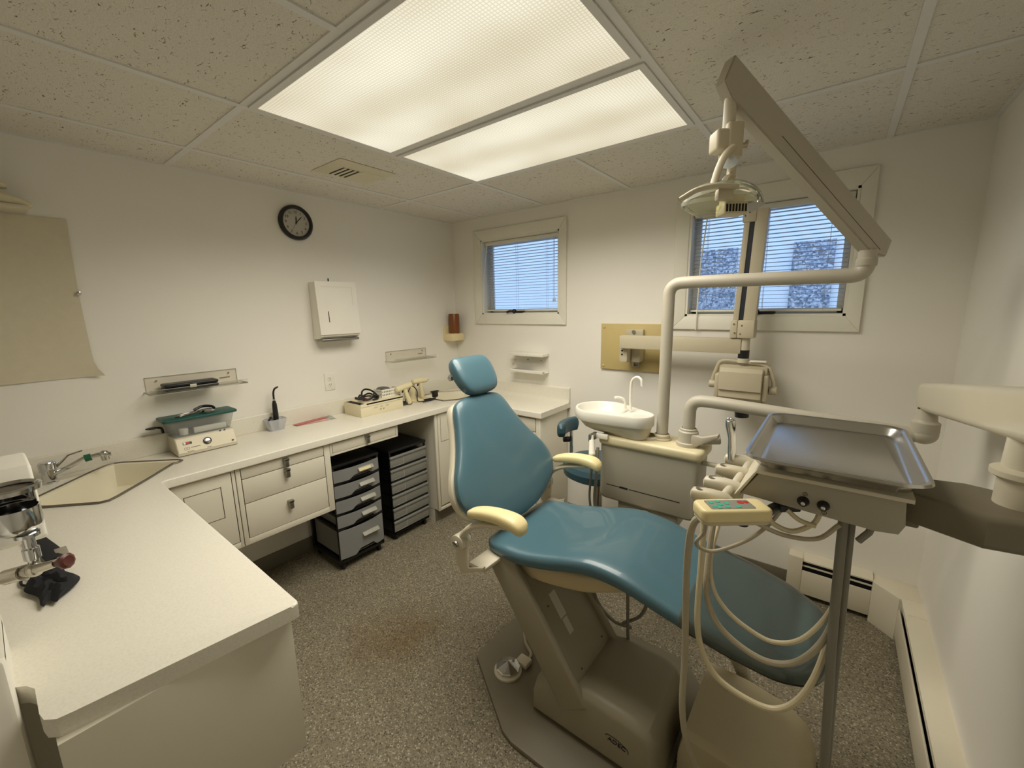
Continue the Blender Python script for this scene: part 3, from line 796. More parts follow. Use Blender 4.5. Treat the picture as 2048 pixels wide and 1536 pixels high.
# ------------------------------------------------------------------ things on the worktop
mc = thing('heating_unit', 'low cream bench heater with dial beside the near sink', 'appliance', (.1, -1.99, CT))
obj('case', MB().prism([(.03, CT + .004), (.182, CT + .004), (.182, CT + .010), (.146, CT + .088), (.03, CT + .088)], -2.122, -1.862, 'y', .002), IVORY, mc)
e1, e2 = V((.182, 0, CT + .010)), V((.146, 0, CT + .088)); dn = (e2 - e1).normalized(); nn = V((dn.z, 0, -dn.x))
def panel(y, t_):      # local x -> +y, y -> up the slope, z -> out
    p = e1.lerp(e2, t_) + V((0, y, 0)) + nn * .0005
    return M.Translation(p) @ M(((0, dn.x, nn.x), (1, 0, 0), (0, dn.z, nn.z))).to_4x4()
obj('face_plate', MB().box(-.126, .126, -.036, .036, 0, .0015, X=panel(-1.992, .5)), mat('brushed_face', (226, 216, 188), .4), mc)
kb = MB().lathe([(0, .0), (.018, 0), (.018, .006), (.015, .007)], X=panel(-1.992, .52) @ M.Translation((0, 0, .001)), n=24); obj('dial', kb, BLACK, mc)
obj('dial_cap', MB().lathe([(0, .014), (.010, .013), (.011, .006)], X=panel(-1.992, .52), n=20), CHROME, mc)
sw = obj('power_switch', MB().box(-.018, .018, -.006, .006, .001, .005, .001, X=panel(-2.075, .62)), BLACK, mc)
obj('red_rocker', MB().box(-.006, .008, -.005, .005, .004, .0065, X=panel(-2.075, .62)), REDP, sw); obj('white_rocker', MB().box(-.017, -.008, -.005, .005, .004, .0062, X=panel(-2.075, .62)), WHITE, sw)
for y in (-1.925, -1.905): obj('pilot_lamp', MB().cyl(panel(y, .97) @ V((0, 0, 0)), panel(y, .97) @ V((0, 0, .006)), .004, n=10), BLACK, mc)
obj('corner_button', MB().cyl(panel(-1.882, .22) @ V((0, 0, 0)), panel(-1.882, .22) @ V((0, 0, .005)), .005, n=10), BLACK, mc)
mk = MB().lathe([(.004, .0012), (.0065, .0018), (.0065, .001)], X=panel(-2.088, .30), n=16).lathe([(.004, .0012), (.0065, .0018), (.0065, .001)], X=panel(-2.077, .31), n=16)
mk.box(-.02, .02, -.0012, .0012, .001, .002, X=panel(-2.045, .33)); mk.box(-.014, .014, -.0009, .0009, .001, .002, X=panel(-2.07, .12)); mk.box(-.01, .01, -.0009, .0009, .001, .002, X=panel(-1.99, .14))
obj('printed_marks', mk, DINK, mc)
for x in (.05, .16):
    for y in (-2.1, -1.885): obj('foot', MB().cyl((x, y, CT), (x, y, CT + .005), .008, n=10), BLACK, mc)

bn = thing('storage_bin', 'clear plastic bin with a dark green lid on the bench heater', 'container', (.08, -1.985, CT + .088))
def tub(x0, x1, y0, y1, x0b, x1b, y0b, y1b, z0, z1, th):
    q = lambda a, b_, c, d, z, r=.012: [V(p) for p in sum([[(a + (r if s[0] < 0 else -r) * 0 + cx, cy, z)] for s, cx, cy in ()], [])]
    def rr(a, b_, c, d, z, r=.015):
        o = []
        for cx, cy, a0 in ((b_ - r, d - r, 0), (a + r, d - r, 90), (a + r, c + r, 180), (b_ - r, c + r, 270)):
            for k in range(5):
                t_ = math.radians(a0 + k * 22.5); o.append(V((cx + r * math.cos(t_), cy + r * math.sin(t_), z)))
        return o
    return MB().loft([rr(x0 + th, x1 - th, y0 + th, y1 - th, z1), rr(x0, x1, y0, y1, z1), rr(x0b, x1b, y0b, y1b, z0), ], False), rr
tb_, rr = tub(.02, .145, -2.14, -1.845, .03, .13, -2.118, -1.868, CT + .089, 1.076, .003)
tb_.prism([tuple(p[:2]) for p in rr(.03, .13, -2.118, -1.868, 0)], CT + .0885, CT + .091)
obj('tub', tb_, CLOUDY, bn)
obj('lid', MB().prism([tuple(p[:2]) for p in rr(.012, .152, -2.155, -1.832, 0)], 1.072, 1.086, 'z', .004), GREENL, bn)
tl_ = thing('paper_packet', 'white packet lying inside the clear green-lidded bin', 'packet', (.09, -1.96, .995))
obj('packet', MB().box(.10, .122, -2.03, -1.885, .992, 1.022, .004), WHITE, tl_)
jr = thing('plastic_jar', 'small white jar inside the clear green-lidded bin', 'jar', (.1, -2.07, .995))
obj('jar_body', MB().lathe([(0, 0), (.018, 0), (.02, .03), (.015, .034), (0, .035)], (.10, -2.068, .992), n=18), WHITE, jr)
cl_ = thing('chrome_clamp', 'chrome hinged tool with a round shiny head on the green lid', 'tool', (.08, -1.99, 1.086))
cm = MB().lathe([(0, .0), (.03, .001), (.034, .008), (.026, .016), (0, .019)], (.095, -1.955, 1.086), n=24)
obj('round_head', cm, CHROME, cl_)
obj('handle_loop', MB().tube(cr([(.07, -1.97, 1.096), (.09, -2.02, 1.094), (.11, -2.075, 1.091), (.085, -2.085, 1.090), (.07, -2.03, 1.093), (.085, -1.985, 1.098)]), .004, 8), PEWTER, cl_)
obj('black_grip', MB().tube(cr([(.05, -2.0, 1.10), (.045, -1.96, 1.112), (.06, -1.925, 1.108), (.075, -1.915, 1.098)]), .007, 8), BLACK, cl_)
sp_ = thing('black_ladle', 'dark handled dipper sticking out behind the green-lidded bin', 'tool', (.02, -2.17, 1.0))
obj('dipper', MB().tube(cr([(.024, -2.135, 1.005), (.035, -2.14, 1.03), (.045, -2.155, 1.04)]), .006, 8).ball((.05, -2.18, 1.043), .024, (.8, 1.1, .25)), BLACK, sp_)

cp = thing('plastic_cup', 'frosted square plastic cup holding a curing light', 'cup', (.06, -1.612, CT))
c1, rr2 = tub(.02, .10, -1.668, -1.556, .032, .088, -1.655, -1.572, CT + .002, .968, .003)
c1.prism([tuple(p[:2]) for p in rr2(.032, .088, -1.655, -1.572, 0, .01)], CT + .0005, CT + .004)
obj('cup_wall', c1, CUPM, cp)
cu = thing('curing_light', 'slim black curing light standing upright in the plastic cup', 'curing light', (.055, -1.60, CT + .005))
obj('body', MB().lathe([(0, 0), (.013, 0), (.014, .05), (.0155, .09), (.013, .15), (.008, .172), (0, .174)], (.055, -1.605, CT + .005), n=18), BLACK, cu)
obj('collar', MB().cyl((.055, -1.605, 1.074), (.055, -1.605, 1.088), .007, n=12), CHROME, cu)
obj('light_guide', MB().tube(cr([(.055, -1.605, 1.085), (.055, -1.603, 1.125), (.058, -1.596, 1.147), (.064, -1.584, 1.156)]), [.0055] * 24 + [.004], 10), BLACK, cu)
obj('tip', MB().tube([(.062, -1.588, 1.154), (.068, -1.578, 1.160)], .0048, 10), DKRED, cu)
cl2 = thing('coiled_cord', 'short black cord coiled in the plastic cup', 'cord', (.07, -1.64, .93))
obj('coil', MB().tube(cr([(.05, -1.64, .92), (.08, -1.66, .96), (.075, -1.645, .985), (.05, -1.632, .975), (.045, -1.648, .955), (.075, -1.652, .972), (.065, -1.636, .978)]), .004, 6), BLACK, cl2)

pm = M.Translation((.055, -1.395, CT)) @ M.Rotation(math.radians(84), 4, 'Z')
def pouch(label, dx, dz, ang, L_, w, m_):
    r = thing('sterilization_pouch', label, 'pouch', (.055, -1.395, CT), 'sterilization pouches on the worktop')
    X = M.Translation((.055 + dx, -1.40, CT + dz)) @ M.Rotation(math.radians(90 + ang), 4, 'Z')
    obj('sleeve', MB().box(-L_ / 2, L_ / 2, -w / 2, w / 2, .0005, .0018, X=X), m_, r)
    obj('clear_end', MB().box(L_ / 2, L_ / 2 + .04, -w / 2, w / 2, .0006, .0016, X=X), CLOUDY, r)
    obj('red_strip', MB().box(-L_ / 2 + .004, L_ / 2 - .01, -w / 2 + .004, -w / 2 + .016, .0018, .0024, X=X), PINK, r)
pouch('pale pink paper pouch lying flat on the worktop', .035, 0, -6, .20, .05, PINKP)
pouch('red-edged pouch crossing on top of the pale pink one', .005, .003, 7, .22, .045, PINK)

bx = thing('cardboard_box', 'long cream cardboard box under the white basket on the left worktop', 'box', (.15, -.985, CT))
bm_ = MB().box(.05, .252, -1.158, -.818, CT + .0005, CT + .085, .001)
obj('carton', bm_, KRAFT, bx)
obj('lid_flap', MB().box(.052, .2555, -1.115, -.816, CT + .078, CT + .089, .001).box(.2535, .2555, -1.158, -.816, CT + .068, CT + .089), KRAFT, bx)
obj('open_end', MB().box(.07, .245, -1.156, -1.118, CT + .0845, CT + .0856), BLKGAP, bx)
wr = MB(); X = M.Translation((.2575, -.985, CT + .042)) @ FX
for row, (z, cols) in enumerate(((.008, ((-.075, .03), (-.025, .022), (.018, .026))), (-.010, ((-.03, .014), (-.004, .012))))):
    for x, L_ in cols: wr.tube(cr([X @ V((x + L_ * k / 7, z + (.003 if k % 2 else -.003), -.0015)) for k in range(8)], 3), .0007, 4)
wr.tube([X @ V((.118, .030, -.0015)), X @ V((.14, .030, -.0015))], .0008, 4)
obj('handwriting', wr, INK, bx)
bk = thing('plastic_basket', 'small white perforated basket on the cream cardboard box', 'basket', (.15, -.87, CT + .089))
kb_ = MB()
zt, zb = 1.046, .9895
def wall_with_holes(p0, p1, n, rows):
    p0, p1 = V(p0), V(p1); d = p1 - p0
    for k in range(n + 1):
        q = p0 + d * (k / n); kb_.box(-.0028, .0028, -.0028, .0028, 0, zt - zb, X=M.Translation((q.x, q.y, zb)))
    ang = math.atan2(d.y, d.x)
    for j in range(rows + 1):
        z = zb + .006 + (zt - zb - .012) * j / rows
        kb_.box(-.003, d.length + .003, -.0025, .0025, -.0055, .0055, X=M.Translation((p0.x, p0.y, z)) @ M.Rotation(ang, 4, 'Z'))
for a, b_, n in (((.19, -.945, 0), (.19, -.795, 0), 11), ((.10, -.945, 0), (.10, -.795, 0), 11), ((.10, -.945, 0), (.19, -.945, 0), 6), ((.10, -.795, 0), (.19, -.795, 0), 6)): wall_with_holes(a, b_, n, 2)
kb_.box(.10, .19, -.945, -.795, zb, zb + .004)
obj('basket_wall', kb_, WHITE, bk)
di = thing('dark_pouch', 'dark grey pouch heaped in the white basket', 'pouch', (.14, -.88, 1.0))
obj('pouch_body', MB().ball((.14, -.885, 1.022), .04, (.85, 1.25, .85)).ball((.135, -.91, 1.048), .02, (1, 2.0, .6)), mat('grey_pouch', (96, 92, 86), .7), di)
hc = thing('corded_handpiece', 'coiled thick black cord with a handpiece on the cardboard box', 'cord', (.17, -1.06, CT + .089))
lp = []
for k in range(46):
    a = k * .33; rr_ = .058 + .008 * math.sin(k * .9)
    lp.append((.165 + .9 * rr_ * math.cos(a), -1.04 + 1.12 * rr_ * math.sin(a), .997 + .0011 * k * (.6 + .4 * math.sin(k))))
obj('coil', MB().tube(cr(lp, 3), .006, 8), BLACK, hc)
obj('high_loop', MB().tube(cr([(.20, -1.10, 1.0), (.17, -1.09, 1.05), (.155, -1.05, 1.066), (.16, -1.0, 1.045), (.175, -.965, 1.0)]), .006, 8), BLACK, hc)
obj('handpiece', MB().tube(cr([(.20, -1.085, 1.005), (.205, -1.11, 1.012), (.21, -1.14, 1.022), (.212, -1.165, 1.03)]), .009, 10), mat('black_rubber', (40, 40, 40), .6), hc)
obj('red_band', MB().cyl((.205, -1.085, 1.006), (.208, -1.10, 1.010), .012, n=14), DKRED, hc)

def curing_gun(label, x, y, tilt, z=CT):
    r = thing('curing_gun', label, 'curing light', (x, y, z), 'cream pistol curing lights')
    X = M.Translation((x, y, z)) @ M.Rotation(tilt, 4, 'X')
    q = lambda *p: X @ V(p)
    obj('barrel', MB().tube([q(0, -.075, .140), q(0, -.07, .140), q(0, -.02, .145), q(0, .05, .147), q(0, .066, .146), q(0, .070, .146)], [.012, .020, .022, .021, .017, .010], 16), mat('cream_gun_plastic', (232, 220, 180), .4) if 'cream_gun_plastic' not in bpy.data.materials else bpy.data.materials['cream_gun_plastic'], r)
    G = bpy.data.materials['cream_gun_plastic']
    obj('grip', MB().tube([q(0, .0, .135), q(0, .01, .09), q(0, .025, .03), q(0, .03, .01)], [.014, .015, .016, .014], 12, flat=1.15), G, r)
    obj('nozzle', MB().tube([q(0, .068, .146), q(0, .082, .146)], .0055, 8), BLACK, r)
    obj('trigger', MB().tube([q(0, -.018, .125), q(0, -.024, .105)], .005, 8), BLACK, r)
    return r
curing_gun('cream pistol-shaped curing light leaning right beside the white basket', .215, -.755, math.radians(6))
curing_gun('cream pistol-shaped curing light standing tall in its stand', .16, -.585, math.radians(-4), CT + .012)
st = thing('charging_stand', 'cream tubular stand holding the tall curing light', 'stand', (.12, -.60, CT))
obj('posts', MB().cyl((.12, -.63, CT), (.12, -.63, 1.03), .028, n=20).cyl((.12, -.535, CT), (.12, -.535, .99), .018, n=16).box(.09, .19, -.66, -.51, CT, CT + .012, .004), bpy.data.materials['cream_gun_plastic'], st)
st2 = thing('charging_stand', 'dark base behind the leaning curing light', 'stand', (.16, -.75, CT))
obj('posts', MB().cyl((.10, -.76, CT), (.10, -.76, .99), .03, n=18).box(.07, .20, -.80, -.69, CT, CT + .010, .004), mat('dark_grey_base', (70, 66, 60), .6), st2)
gc = thing('black_cable', 'tangle of thin black cable with a plug beside the curing lights', 'cable', (.21, -.60, CT))
gl = [(.17, -.74, .91), (.19, -.70, 1.02), (.20, -.675, 1.03), (.21, -.65, .99), (.215, -.655, .92), (.23, -.62, .908), (.25, -.56, .907), (.24, -.50, .91), (.215, -.50, .909), (.22, -.57, .909), (.255, -.63, .909), (.245, -.54, .913), (.205, -.53, .91), (.225, -.60, .916), (.24, -.50, .914), (.215, -.475, .92)]
obj('cable_run', MB().tube(cr(gl, 6), .004, 6), BLACK, gc)
obj('plug', MB().box(.20, .23, -.50, -.455, .915, .965, .006).box(.20, .225, -.515, -.44, .955, .965, .003), BLACK, gc)

# valve unit at the near-left edge
vu = thing('valve_unit', 'white post-mounted unit with chrome cup and brass valve at the left edge', 'dental equipment', (1.45, -2.72, 0))
obj('post', MB().box(1.36, 1.578, -2.90, -2.703, 0, 1.0, .01).box(1.36, 1.578, -2.90, -2.703, .95, 1.175, .03, 4), WHITE, vu)
obj('white_housing', MB().prism([(1.20, 1.145), (1.20, 1.285), (1.386, 1.297), (1.404, 1.264), (1.434, 1.155), (1.424, 1.145)], -2.80, -2.617, 'y', .006, 3), WHITE, vu)
vm = bpy.data.materials.new
cxy = V((1.466, -2.652, 0))
obj('cup', MB().lathe([(0, 1.190), (.024, 1.190), (.032, 1.197), (.034, 1.205), (.034, 1.240), (.032, 1.240), (.032, 1.205), (.0, 1.20)], cxy + V((.012, 0, 0)), n=28), CHROME, vu)
hs2 = bmesh.new(); rr3 = []
for k in range(17):
    a = math.radians(75 + k * 11.5); c_, s_ = math.cos(a), math.sin(a)
    rr3.append([hs2.verts.new(cxy + V((.004 + r_ * c_, r_ * s_ - .004, z_))) for r_, z_ in ((.035, 1.225), (.035, 1.274), (.0335, 1.274), (.0335, 1.225))])
for A, B in zip(rr3, rr3[1:]):
    for k in range(4): hs2.faces.new((A[k], A[(k + 1) % 4], B[(k + 1) % 4], B[k]))
hs2.faces.new(rr3[0]); hs2.faces.new(rr3[-1])
obj('cup_sleeve', MB()._merge(hs2), CHROME, vu)
obj('cup_ring', MB().lathe([(.034, 1.268), (.042, 1.270), (.043, 1.278), (.038, 1.281), (.034, 1.276)], cxy, n=28), CHROME, vu)
obj('mesh_screen', MB().lathe([(0, 1.272), (.036, 1.272), (.036, 1.270), (0, 1.270)], cxy, n=28), mat('steel_mesh', (110, 102, 90), .6, .5), vu)
stem = MB().lathe([(0, 1.1905), (.018, 1.190), (.018, 1.183), (.009, 1.180), (.009, 1.160), (.012, 1.158), (.012, 1.136), (.008, 1.134), (.008, 1.122)], cxy + V((.028, .008, 0)), n=16)
obj('stem', stem, CHROME, vu)
vb_ = MB().tube([(1.400, -2.705, 1.085), (1.44, -2.685, 1.095), (1.455, -2.678, 1.10)], .010, 10).tube([(1.45, -2.682, 1.098), (1.49, -2.658, 1.112)], .0145, 12).tube([(1.49, -2.658, 1.112), (1.52, -2.636, 1.122), (1.54, -2.618, 1.13)], [.011, .009, .008], 12).ball((1.505, -2.645, 1.117), .014)
obj('valve_body', vb_, mat('nickel_brass', (192, 187, 176), .2, 1.0), vu)
obj('supply_pipe', MB().tube([(1.38, -2.74, 1.07), (1.42, -2.697, 1.088)], .009, 10), PEWTER, vu)
obj('red_knob', MB().lathe([(.006, 0), (.007, .01), (.0145, .024), (.015, .029), (.010, .032), (0, .030)], (1.536, -2.622, 1.128), axis=(.75, .62, .22), n=10), DKRED, vu)

cf = thing('black_cuff', 'crumpled black fabric cuff with a strap lying on the peninsula', 'cuff', (1.1, -2.62, CT))
bb_ = bmesh.new(); gr = {}
for i in range(17):
    for j in range(11):
        u, v_ = i / 16 - .5, j / 10 - .5
        x = 1.13 + u * .20 + .012 * math.sin(v_ * 9); y = -2.622 + v_ * .082 * math.sqrt(max(.12, 1 - (2 * u) ** 2 * .85)) + .010 * math.sin(u * 8)
        z = CT + .010 + .022 * max(0, 1 - (abs(u) * 2) ** 4) * max(0, 1 - (abs(v_) * 2) ** 4) * (1 + .5 * math.sin(u * 25) * math.cos(v_ * 12))
        gr[i, j] = bb_.verts.new((x, y, z))
for i in range(16):
    for j in range(10): bb_.faces.new((gr[i, j], gr[i + 1, j], gr[i + 1, j + 1], gr[i, j + 1]))
bmesh.ops.solidify(bb_, geom=bb_.faces[:], thickness=-.009)
obj('cuff_body', MB()._merge(bb_), BLACKF, cf)
obj('strap', MB().tube(cr([(.72, -2.635, CT + .008), (.80, -2.625, CT + .012), (.90, -2.612, CT + .018), (1.0, -2.60, CT + .022)]), .022, 10, flat=.18), BLACKF, cf)
obj('grey_patch', MB().box(.93, 1.02, -2.602, -2.576, CT + .010, CT + .0245, .002), mat('grey_hook_patch', (150, 142, 128), .9), cf)
obj('cord_loop', MB().tube(cr([(1.04, -2.65, CT + .012), (1.02, -2.668, CT + .008), (1.06, -2.672, CT + .006), (1.10, -2.655, CT + .01)]), .003, 6), BLACKF, cf)

# ------------------------------------------------------------------ heaters
hb1 = thing('baseboard_heater', 'short white baseboard heater under the wide window', 'heater', (2.85, -.035, 0), 'white baseboard heaters')
def heater_y(r, x0, x1):
    b = MB().prism([(0, .03), (0, .235), (-.05, .235), (-.07, .222), (-.07, .215), (-.012, .215), (-.012, .03)], x0, x1, 'x'); obj('back_plate', b, HTR, r)
    obj('front_panel', MB().box(x0, x1, -.075, -.068, .028, .165, .002), HTR, r)
    obj('louvre', MB().box(x0, x1, -.066, -.058, .186, .192), HTR, r)
    obj('dark_slot', MB().box(x0, x1, -.056, -.05, .03, .214), BLKGAP, r)
heater_y(hb1, 2.665, 2.955)
obj('end_cap', MB().box(2.60, 2.665, -.078, 0, .012, .238, .003), HTR, hb1)
obj('corner_cover', MB().prism([(2.955, 0), (2.955, -.08), (3.02, -.14), (3.045, -.165), (3.122, -.165), (3.122, 0)], .0, .222, 'z', .003), HTR, hb1)
hb2 = thing('baseboard_heater', 'long white baseboard heater along the right wall', 'heater', (3.085, -1.5, 0), 'white baseboard heaters')
b = MB().prism([(W, .03), (W, .235), (W - .05, .235), (W - .07, .222), (W - .07, .215), (W - .012, .215), (W - .012, .03)], -3.0, -.165, 'y'); obj('back_plate', b, HTR, hb2)
obj('front_panel', MB().box(W - .075, W - .068, -3.0, -.165, .028, .165, .002), HTR, hb2)
obj('louvre', MB().box(W - .066, W - .058, -3.0, -.165, .186, .192), HTR, hb2)
obj('dark_slot', MB().box(W - .056, W - .05, -3.0, -.165, .03, .214), BLKGAP, hb2)
for a in (-.165, -.30): obj('joint_strip', MB().box(W - .055, W - .001, a - .006, a + .006, .2345, .2365), HTR, hb2)

# ------------------------------------------------------------------ dental chair
CY = -1.285
ch = thing('dental_chair', 'reclined teal dental chair on a taupe lift base in mid-room', 'dental chair', (1.95, -1.3, 0))
def spl(stations, n=5):
    return [tuple(p) for p in zip(*[[q[0] for q in cr([(s[k], 0, 0) for s in stations], n)] for k in range(len(stations[0]))])]
ST = [(1.640, .683, .150, .020), (1.648, .688, .198, .045), (1.672, .695, .225, .066), (1.72, .700, .240, .076), (1.82, .708, .248, .082), (1.93, .732, .248, .084), (2.05, .765, .242, .084),
      (2.13, .778, .238, .084), (2.24, .768, .235, .080), (2.40, .724, .232, .074), (2.55, .690, .226, .068), (2.65, .668, .208, .062), (2.715, .656, .172, .054), (2.748, .650, .12, .044), (2.762, .648, .055, .025)]
rings = []
for x, zt, hw, th in spl(ST, 4):
    rings.append(srect((x, CY, zt - th / 2), (0, 1, 0), (0, 0, 1), hw, th / 2, 3.6, 40))
sb = MB().loft(rings)
for v in sb.bm.verts:      # slight dish across the seat
    u = (v.co.y - CY) / .24
    v.co.z += .012 * (min(1, abs(u)) ** 2 - .6) * (1 if v.co.x < 2.7 else .2) - .0
obj('seat', sb, TEAL, ch)
TOEC = thin_glass('clear_toe_cover', (240, 238, 226), .2, .04)
rings = []
for x, zt, hw, th in [q for q in spl(ST, 4) if q[0] > 2.36]:
    rings.append(srect((x + .004, CY, zt - th / 2), (0, 1, 0), (0, 0, 1), hw + .004, th / 2 + .004, 3.6, 40))
tcv = MB().loft(rings, False)
for v in tcv.bm.verts:
    u = (v.co.y - CY) / .24
    v.co.z += .012 * (min(1, abs(u)) ** 2 - .6) * (1 if v.co.x < 2.7 else .2) + .0015 * math.sin(v.co.x * 60) * math.cos(v.co.y * 11)
obj('toe_cover', tcv, TOEC, ch)
pn = []
for x, zt, hw, th in spl([(1.68, .63, .13, .02), (1.72, .635, .17, .05), (1.85, .64, .19, .08), (2.05, .68, .19, .09), (2.16, .70, .18, .07), (2.24, .69, .14, .04)], 4):
    pn.append(srect((x, CY, zt - th / 2), (0, 1, 0), (0, 0, 1), hw, th / 2, 5, 32))
obj('seat_pan', MB().loft(pn), mat('cream_seat_pan', (196, 178, 140), .6), ch)
# backrest plane
B0 = V((1.70, CY - .005, .69)); ph = math.radians(62)
sV = V((-math.cos(ph), 0, math.sin(ph))); nV = V((math.sin(ph), 0, math.cos(ph))); tV = V((0, 1, 0))
BS = [(.030, .03, .015), (.045, .12, .045), (.075, .20, .062), (.12, .278, .070), (.17, .312, .072), (.22, .318, .072), (.28, .298, .072), (.34, .258, .074), (.40, .222, .074), (.47, .190, .072), (.535, .166, .068), (.570, .145, .056), (.588, .108, .038), (.597, .05, .015)]
rings = []
for s_, hw, th in spl(BS, 4):
    rings.append(srect(B0 + sV * s_, tV, nV, hw, th / 2, 3.2, 40))
mbk = MB().loft(rings)
for v in mbk.bm.verts:
    u = (v.co - B0).dot(tV); v.co += nV * (.16 * u * u - .008)
obj('backrest', mbk, TEAL, ch)
rings = []
for s_, hw, th in spl(BS, 4):
    rings.append(srect(B0 + sV * s_ - nV * .045, tV, nV, max(.01, hw - .004), .03 * min(1, th / .05), 4, 40))
mbk = MB().loft(rings)
for v in mbk.bm.verts:
    u = (v.co - B0).dot(tV); v.co += nV * (.16 * u * u - .008)
obj('back_shell', mbk, IVORY, ch)
# headrest
ph2 = math.radians(56); sH = V((-math.cos(ph2), 0, math.sin(ph2))); nH = V((math.sin(ph2), 0, math.cos(ph2)))
Hc = B0 + sV * .684 + nV * .012 + tV * .030
rings = []
for q, hw, th in spl([(-.094, .03, .012), (-.088, .074, .035), (-.07, .098, .056), (-.03, .116, .066), (.02, .122, .068), (.055, .119, .064), (.080, .110, .05), (.092, .094, .03), (.096, .05, .012)], 4):
    rings.append(srect(Hc + sH * q, tV, nH, hw, th / 2, 4.6, 36))
hd = obj('headrest', MB().loft(rings), TEAL, ch)
obj('headrest_bracket', MB().box(-.03, .03, -.012, .012, -.12, .05, .006, X=M.Translation(Hc - nH * .05) @ M(((0, nH.x, sH.x), (1, 0, 0), (0, nH.z, sH.z))).to_4x4()), BLACK, hd)
obj('headrest_knob', MB().cyl(Hc - nH * .035 + tV * -.09 + sH * .02, Hc - nH * .035 + tV * -.125 + sH * .02, .012, n=14, bev=.003), CHROME, hd)
obj('headrest_bar', MB().cyl(B0 + sV * .52 - nV * .03, Hc - nH * .04 - sH * .03, .012, n=12).cyl(B0 + sV * .55 - nV * .02 + tV * .06, Hc - nH * .03 + tV * .06 - sH * .06, .005, n=8), PEWTER, hd)
# armrests
for side in (-1, 1):
    yc = CY + side * .333 if side < 0 else CY + .325
    pts = [(1.678, .856, .014), (1.70, .862, .022), (1.76, .876, .026), (1.83, .884, .027), (1.89, .880, .029), (1.920, .868, .024), (1.930, .862, .010)]
    rings = []
    for x, z, hh in spl(pts, 4): rings.append(srect((x - (.045 if side > 0 else 0), yc, z), (0, 1, 0), (0, 0, 1), min(.036, hh * 1.25), hh * .82, 3, 24))
    ar = obj('armrest', MB().loft(rings), CREAM, ch)
    dx = -.045 if side > 0 else 0
    am = MB().tube(fillet([(1.86 + dx, yc, .858), (1.74 + dx, yc, .832), (1.665 + dx, yc, .79), (1.625 + dx, yc, .73)], .05), .022, 12, flat=.55)
    am.cyl((1.625 + dx, yc - .026, .722), (1.625 + dx, yc + .026, .722), .032, n=20, bev=.004)
    obj('arm_link', am, IVORY, ar)
    obj('pivot_cap', MB().cyl((1.625 + dx, yc + side * .026, .722), (1.625 + dx, yc + side * .036, .722), .014, n=14, bev=.003).cyl((1.625 + dx, yc - side * .026, .722), (1.625 + dx, yc - side * .040, .722), .02, n=16, bev=.004), CHROME, ar)
    yi = yc - side * .0
    pl = MB().prism([(1.595 + dx, .71), (1.60 + dx, .62), (1.625 + dx, .585), (1.74 + dx, .640), (1.74 + dx, .655), (1.665 + dx, .625), (1.655 + dx, .64), (1.66 + dx, .735), (1.63 + dx, .752)], yi - .008, yi + .008, 'y', .003)
    pl.box(1.66 + dx, 1.74 + dx, min(yi, CY + side * .15), max(yi, CY + side * .15), .628, .645, .004)
    obj('arm_bracket', pl, IVORY, ar)
# lift arm
A0, A1 = V((1.745, 0, .625)), V((2.065, 0, .175)); dA = (A1 - A0).normalized(); nA = V((-dA.z, 0, dA.x)); 
LX = M(((dA.x, 0, nA.x, A0.x), (0, 1, 0, -1.352), (dA.z, 0, nA.z, A0.z), (0, 0, 0, 1)))
LL = (A1 - A0).length
la = MB().box(-.03, LL + .02, -.170, -.140, -.075, .055, .012, 3, X=LX).box(-.03, LL + .02, .140, .170, -.075, .055, .012, 3, X=LX).box(.0, LL, -.15, .15, -.06, .035, .004, 2, X=LX)
CHE = mat('chair_base_enamel', (150, 142, 120), .45)
obj('lift_arm', la, CHE, ch)
obj('pivot_recess', MB().lathe([(0, .037), (.05, .037), (.052, .034)], X=LX @ M.Translation((.07, -.05, 0)), n=24), BLKGAP, ch)
obj('rating_label', MB().box(.20, .30, -.06, -.02, .035, .0362, X=LX).box(.305, .365, -.055, -.025, .035, .036, X=LX), SILVL, ch)
sc = MB()
for u, w in ((.19, .06), (.23, -.09), (.47, .10), (.48, -.08)): sc.cyl(LX @ V((u, w, .034)), LX @ V((u, w, .0375)), .004, n=8)
obj('screws', sc, CABDK, ch)
# pump housing
hz = .25
hs_ = MB()
prof = [(1.865, .022), (1.868, .10), (1.885, .165), (1.93, .205), (1.99, .215), (2.06, .235), (2.12, .25), (2.28, .245), (2.33, .225), (2.352, .18), (2.362, .10), (2.368, .022)]
hs_.prism(prof, -1.515, -1.165, 'y', .035, 4)
obj('pump_housing', hs_, CHE, ch)
lg = MB().text('ADEC', .022, M.Translation((2.232, -1.516, .128)) @ M.Rotation(PI / 2, 4, 'X') @ M.Rotation(math.radians(-4), 4, 'Z') @ M.Diagonal((1.15, 1, 1, 1)), .001)
lg.tube(cr([(2.190, -1.516, .138), (2.20, -1.516, .145), (2.235, -1.516, .144), (2.268, -1.516, .132), (2.274, -1.516, .118)]), .0012, 6)
obj('emblem', lg, DINK, ch)
bp_ = [(1.508, -1.42), (1.51, -1.22), (1.515, -1.0), (1.62, -.90), (2.30, -.90), (2.385, -1.0), (2.385, -1.60), (2.34, -1.66), (1.885, -1.66), (1.83, -1.645), (1.80, -1.625), (1.52, -1.45)]
obj('base_plate', MB().prism(bp_, 0, .02, 'z', .004), TAUPE, ch)
cb = MB()
for pts in ([(1.97, -1.2, .62), (1.985, -1.2, .40), (2.05, -1.16, .28), (2.12, -1.12, .25)], [(2.12, -1.2, .62), (2.13, -1.2, .45), (2.13, -1.18, .25), (2.12, -1.1, .03)], [(2.18, -1.2, .62), (2.21, -1.2, .50), (2.18, -1.18, .38), (2.09, -1.14, .27)]): cb.tube(cr(pts), .007, 8)
obj('cables', cb, HOSED, ch)

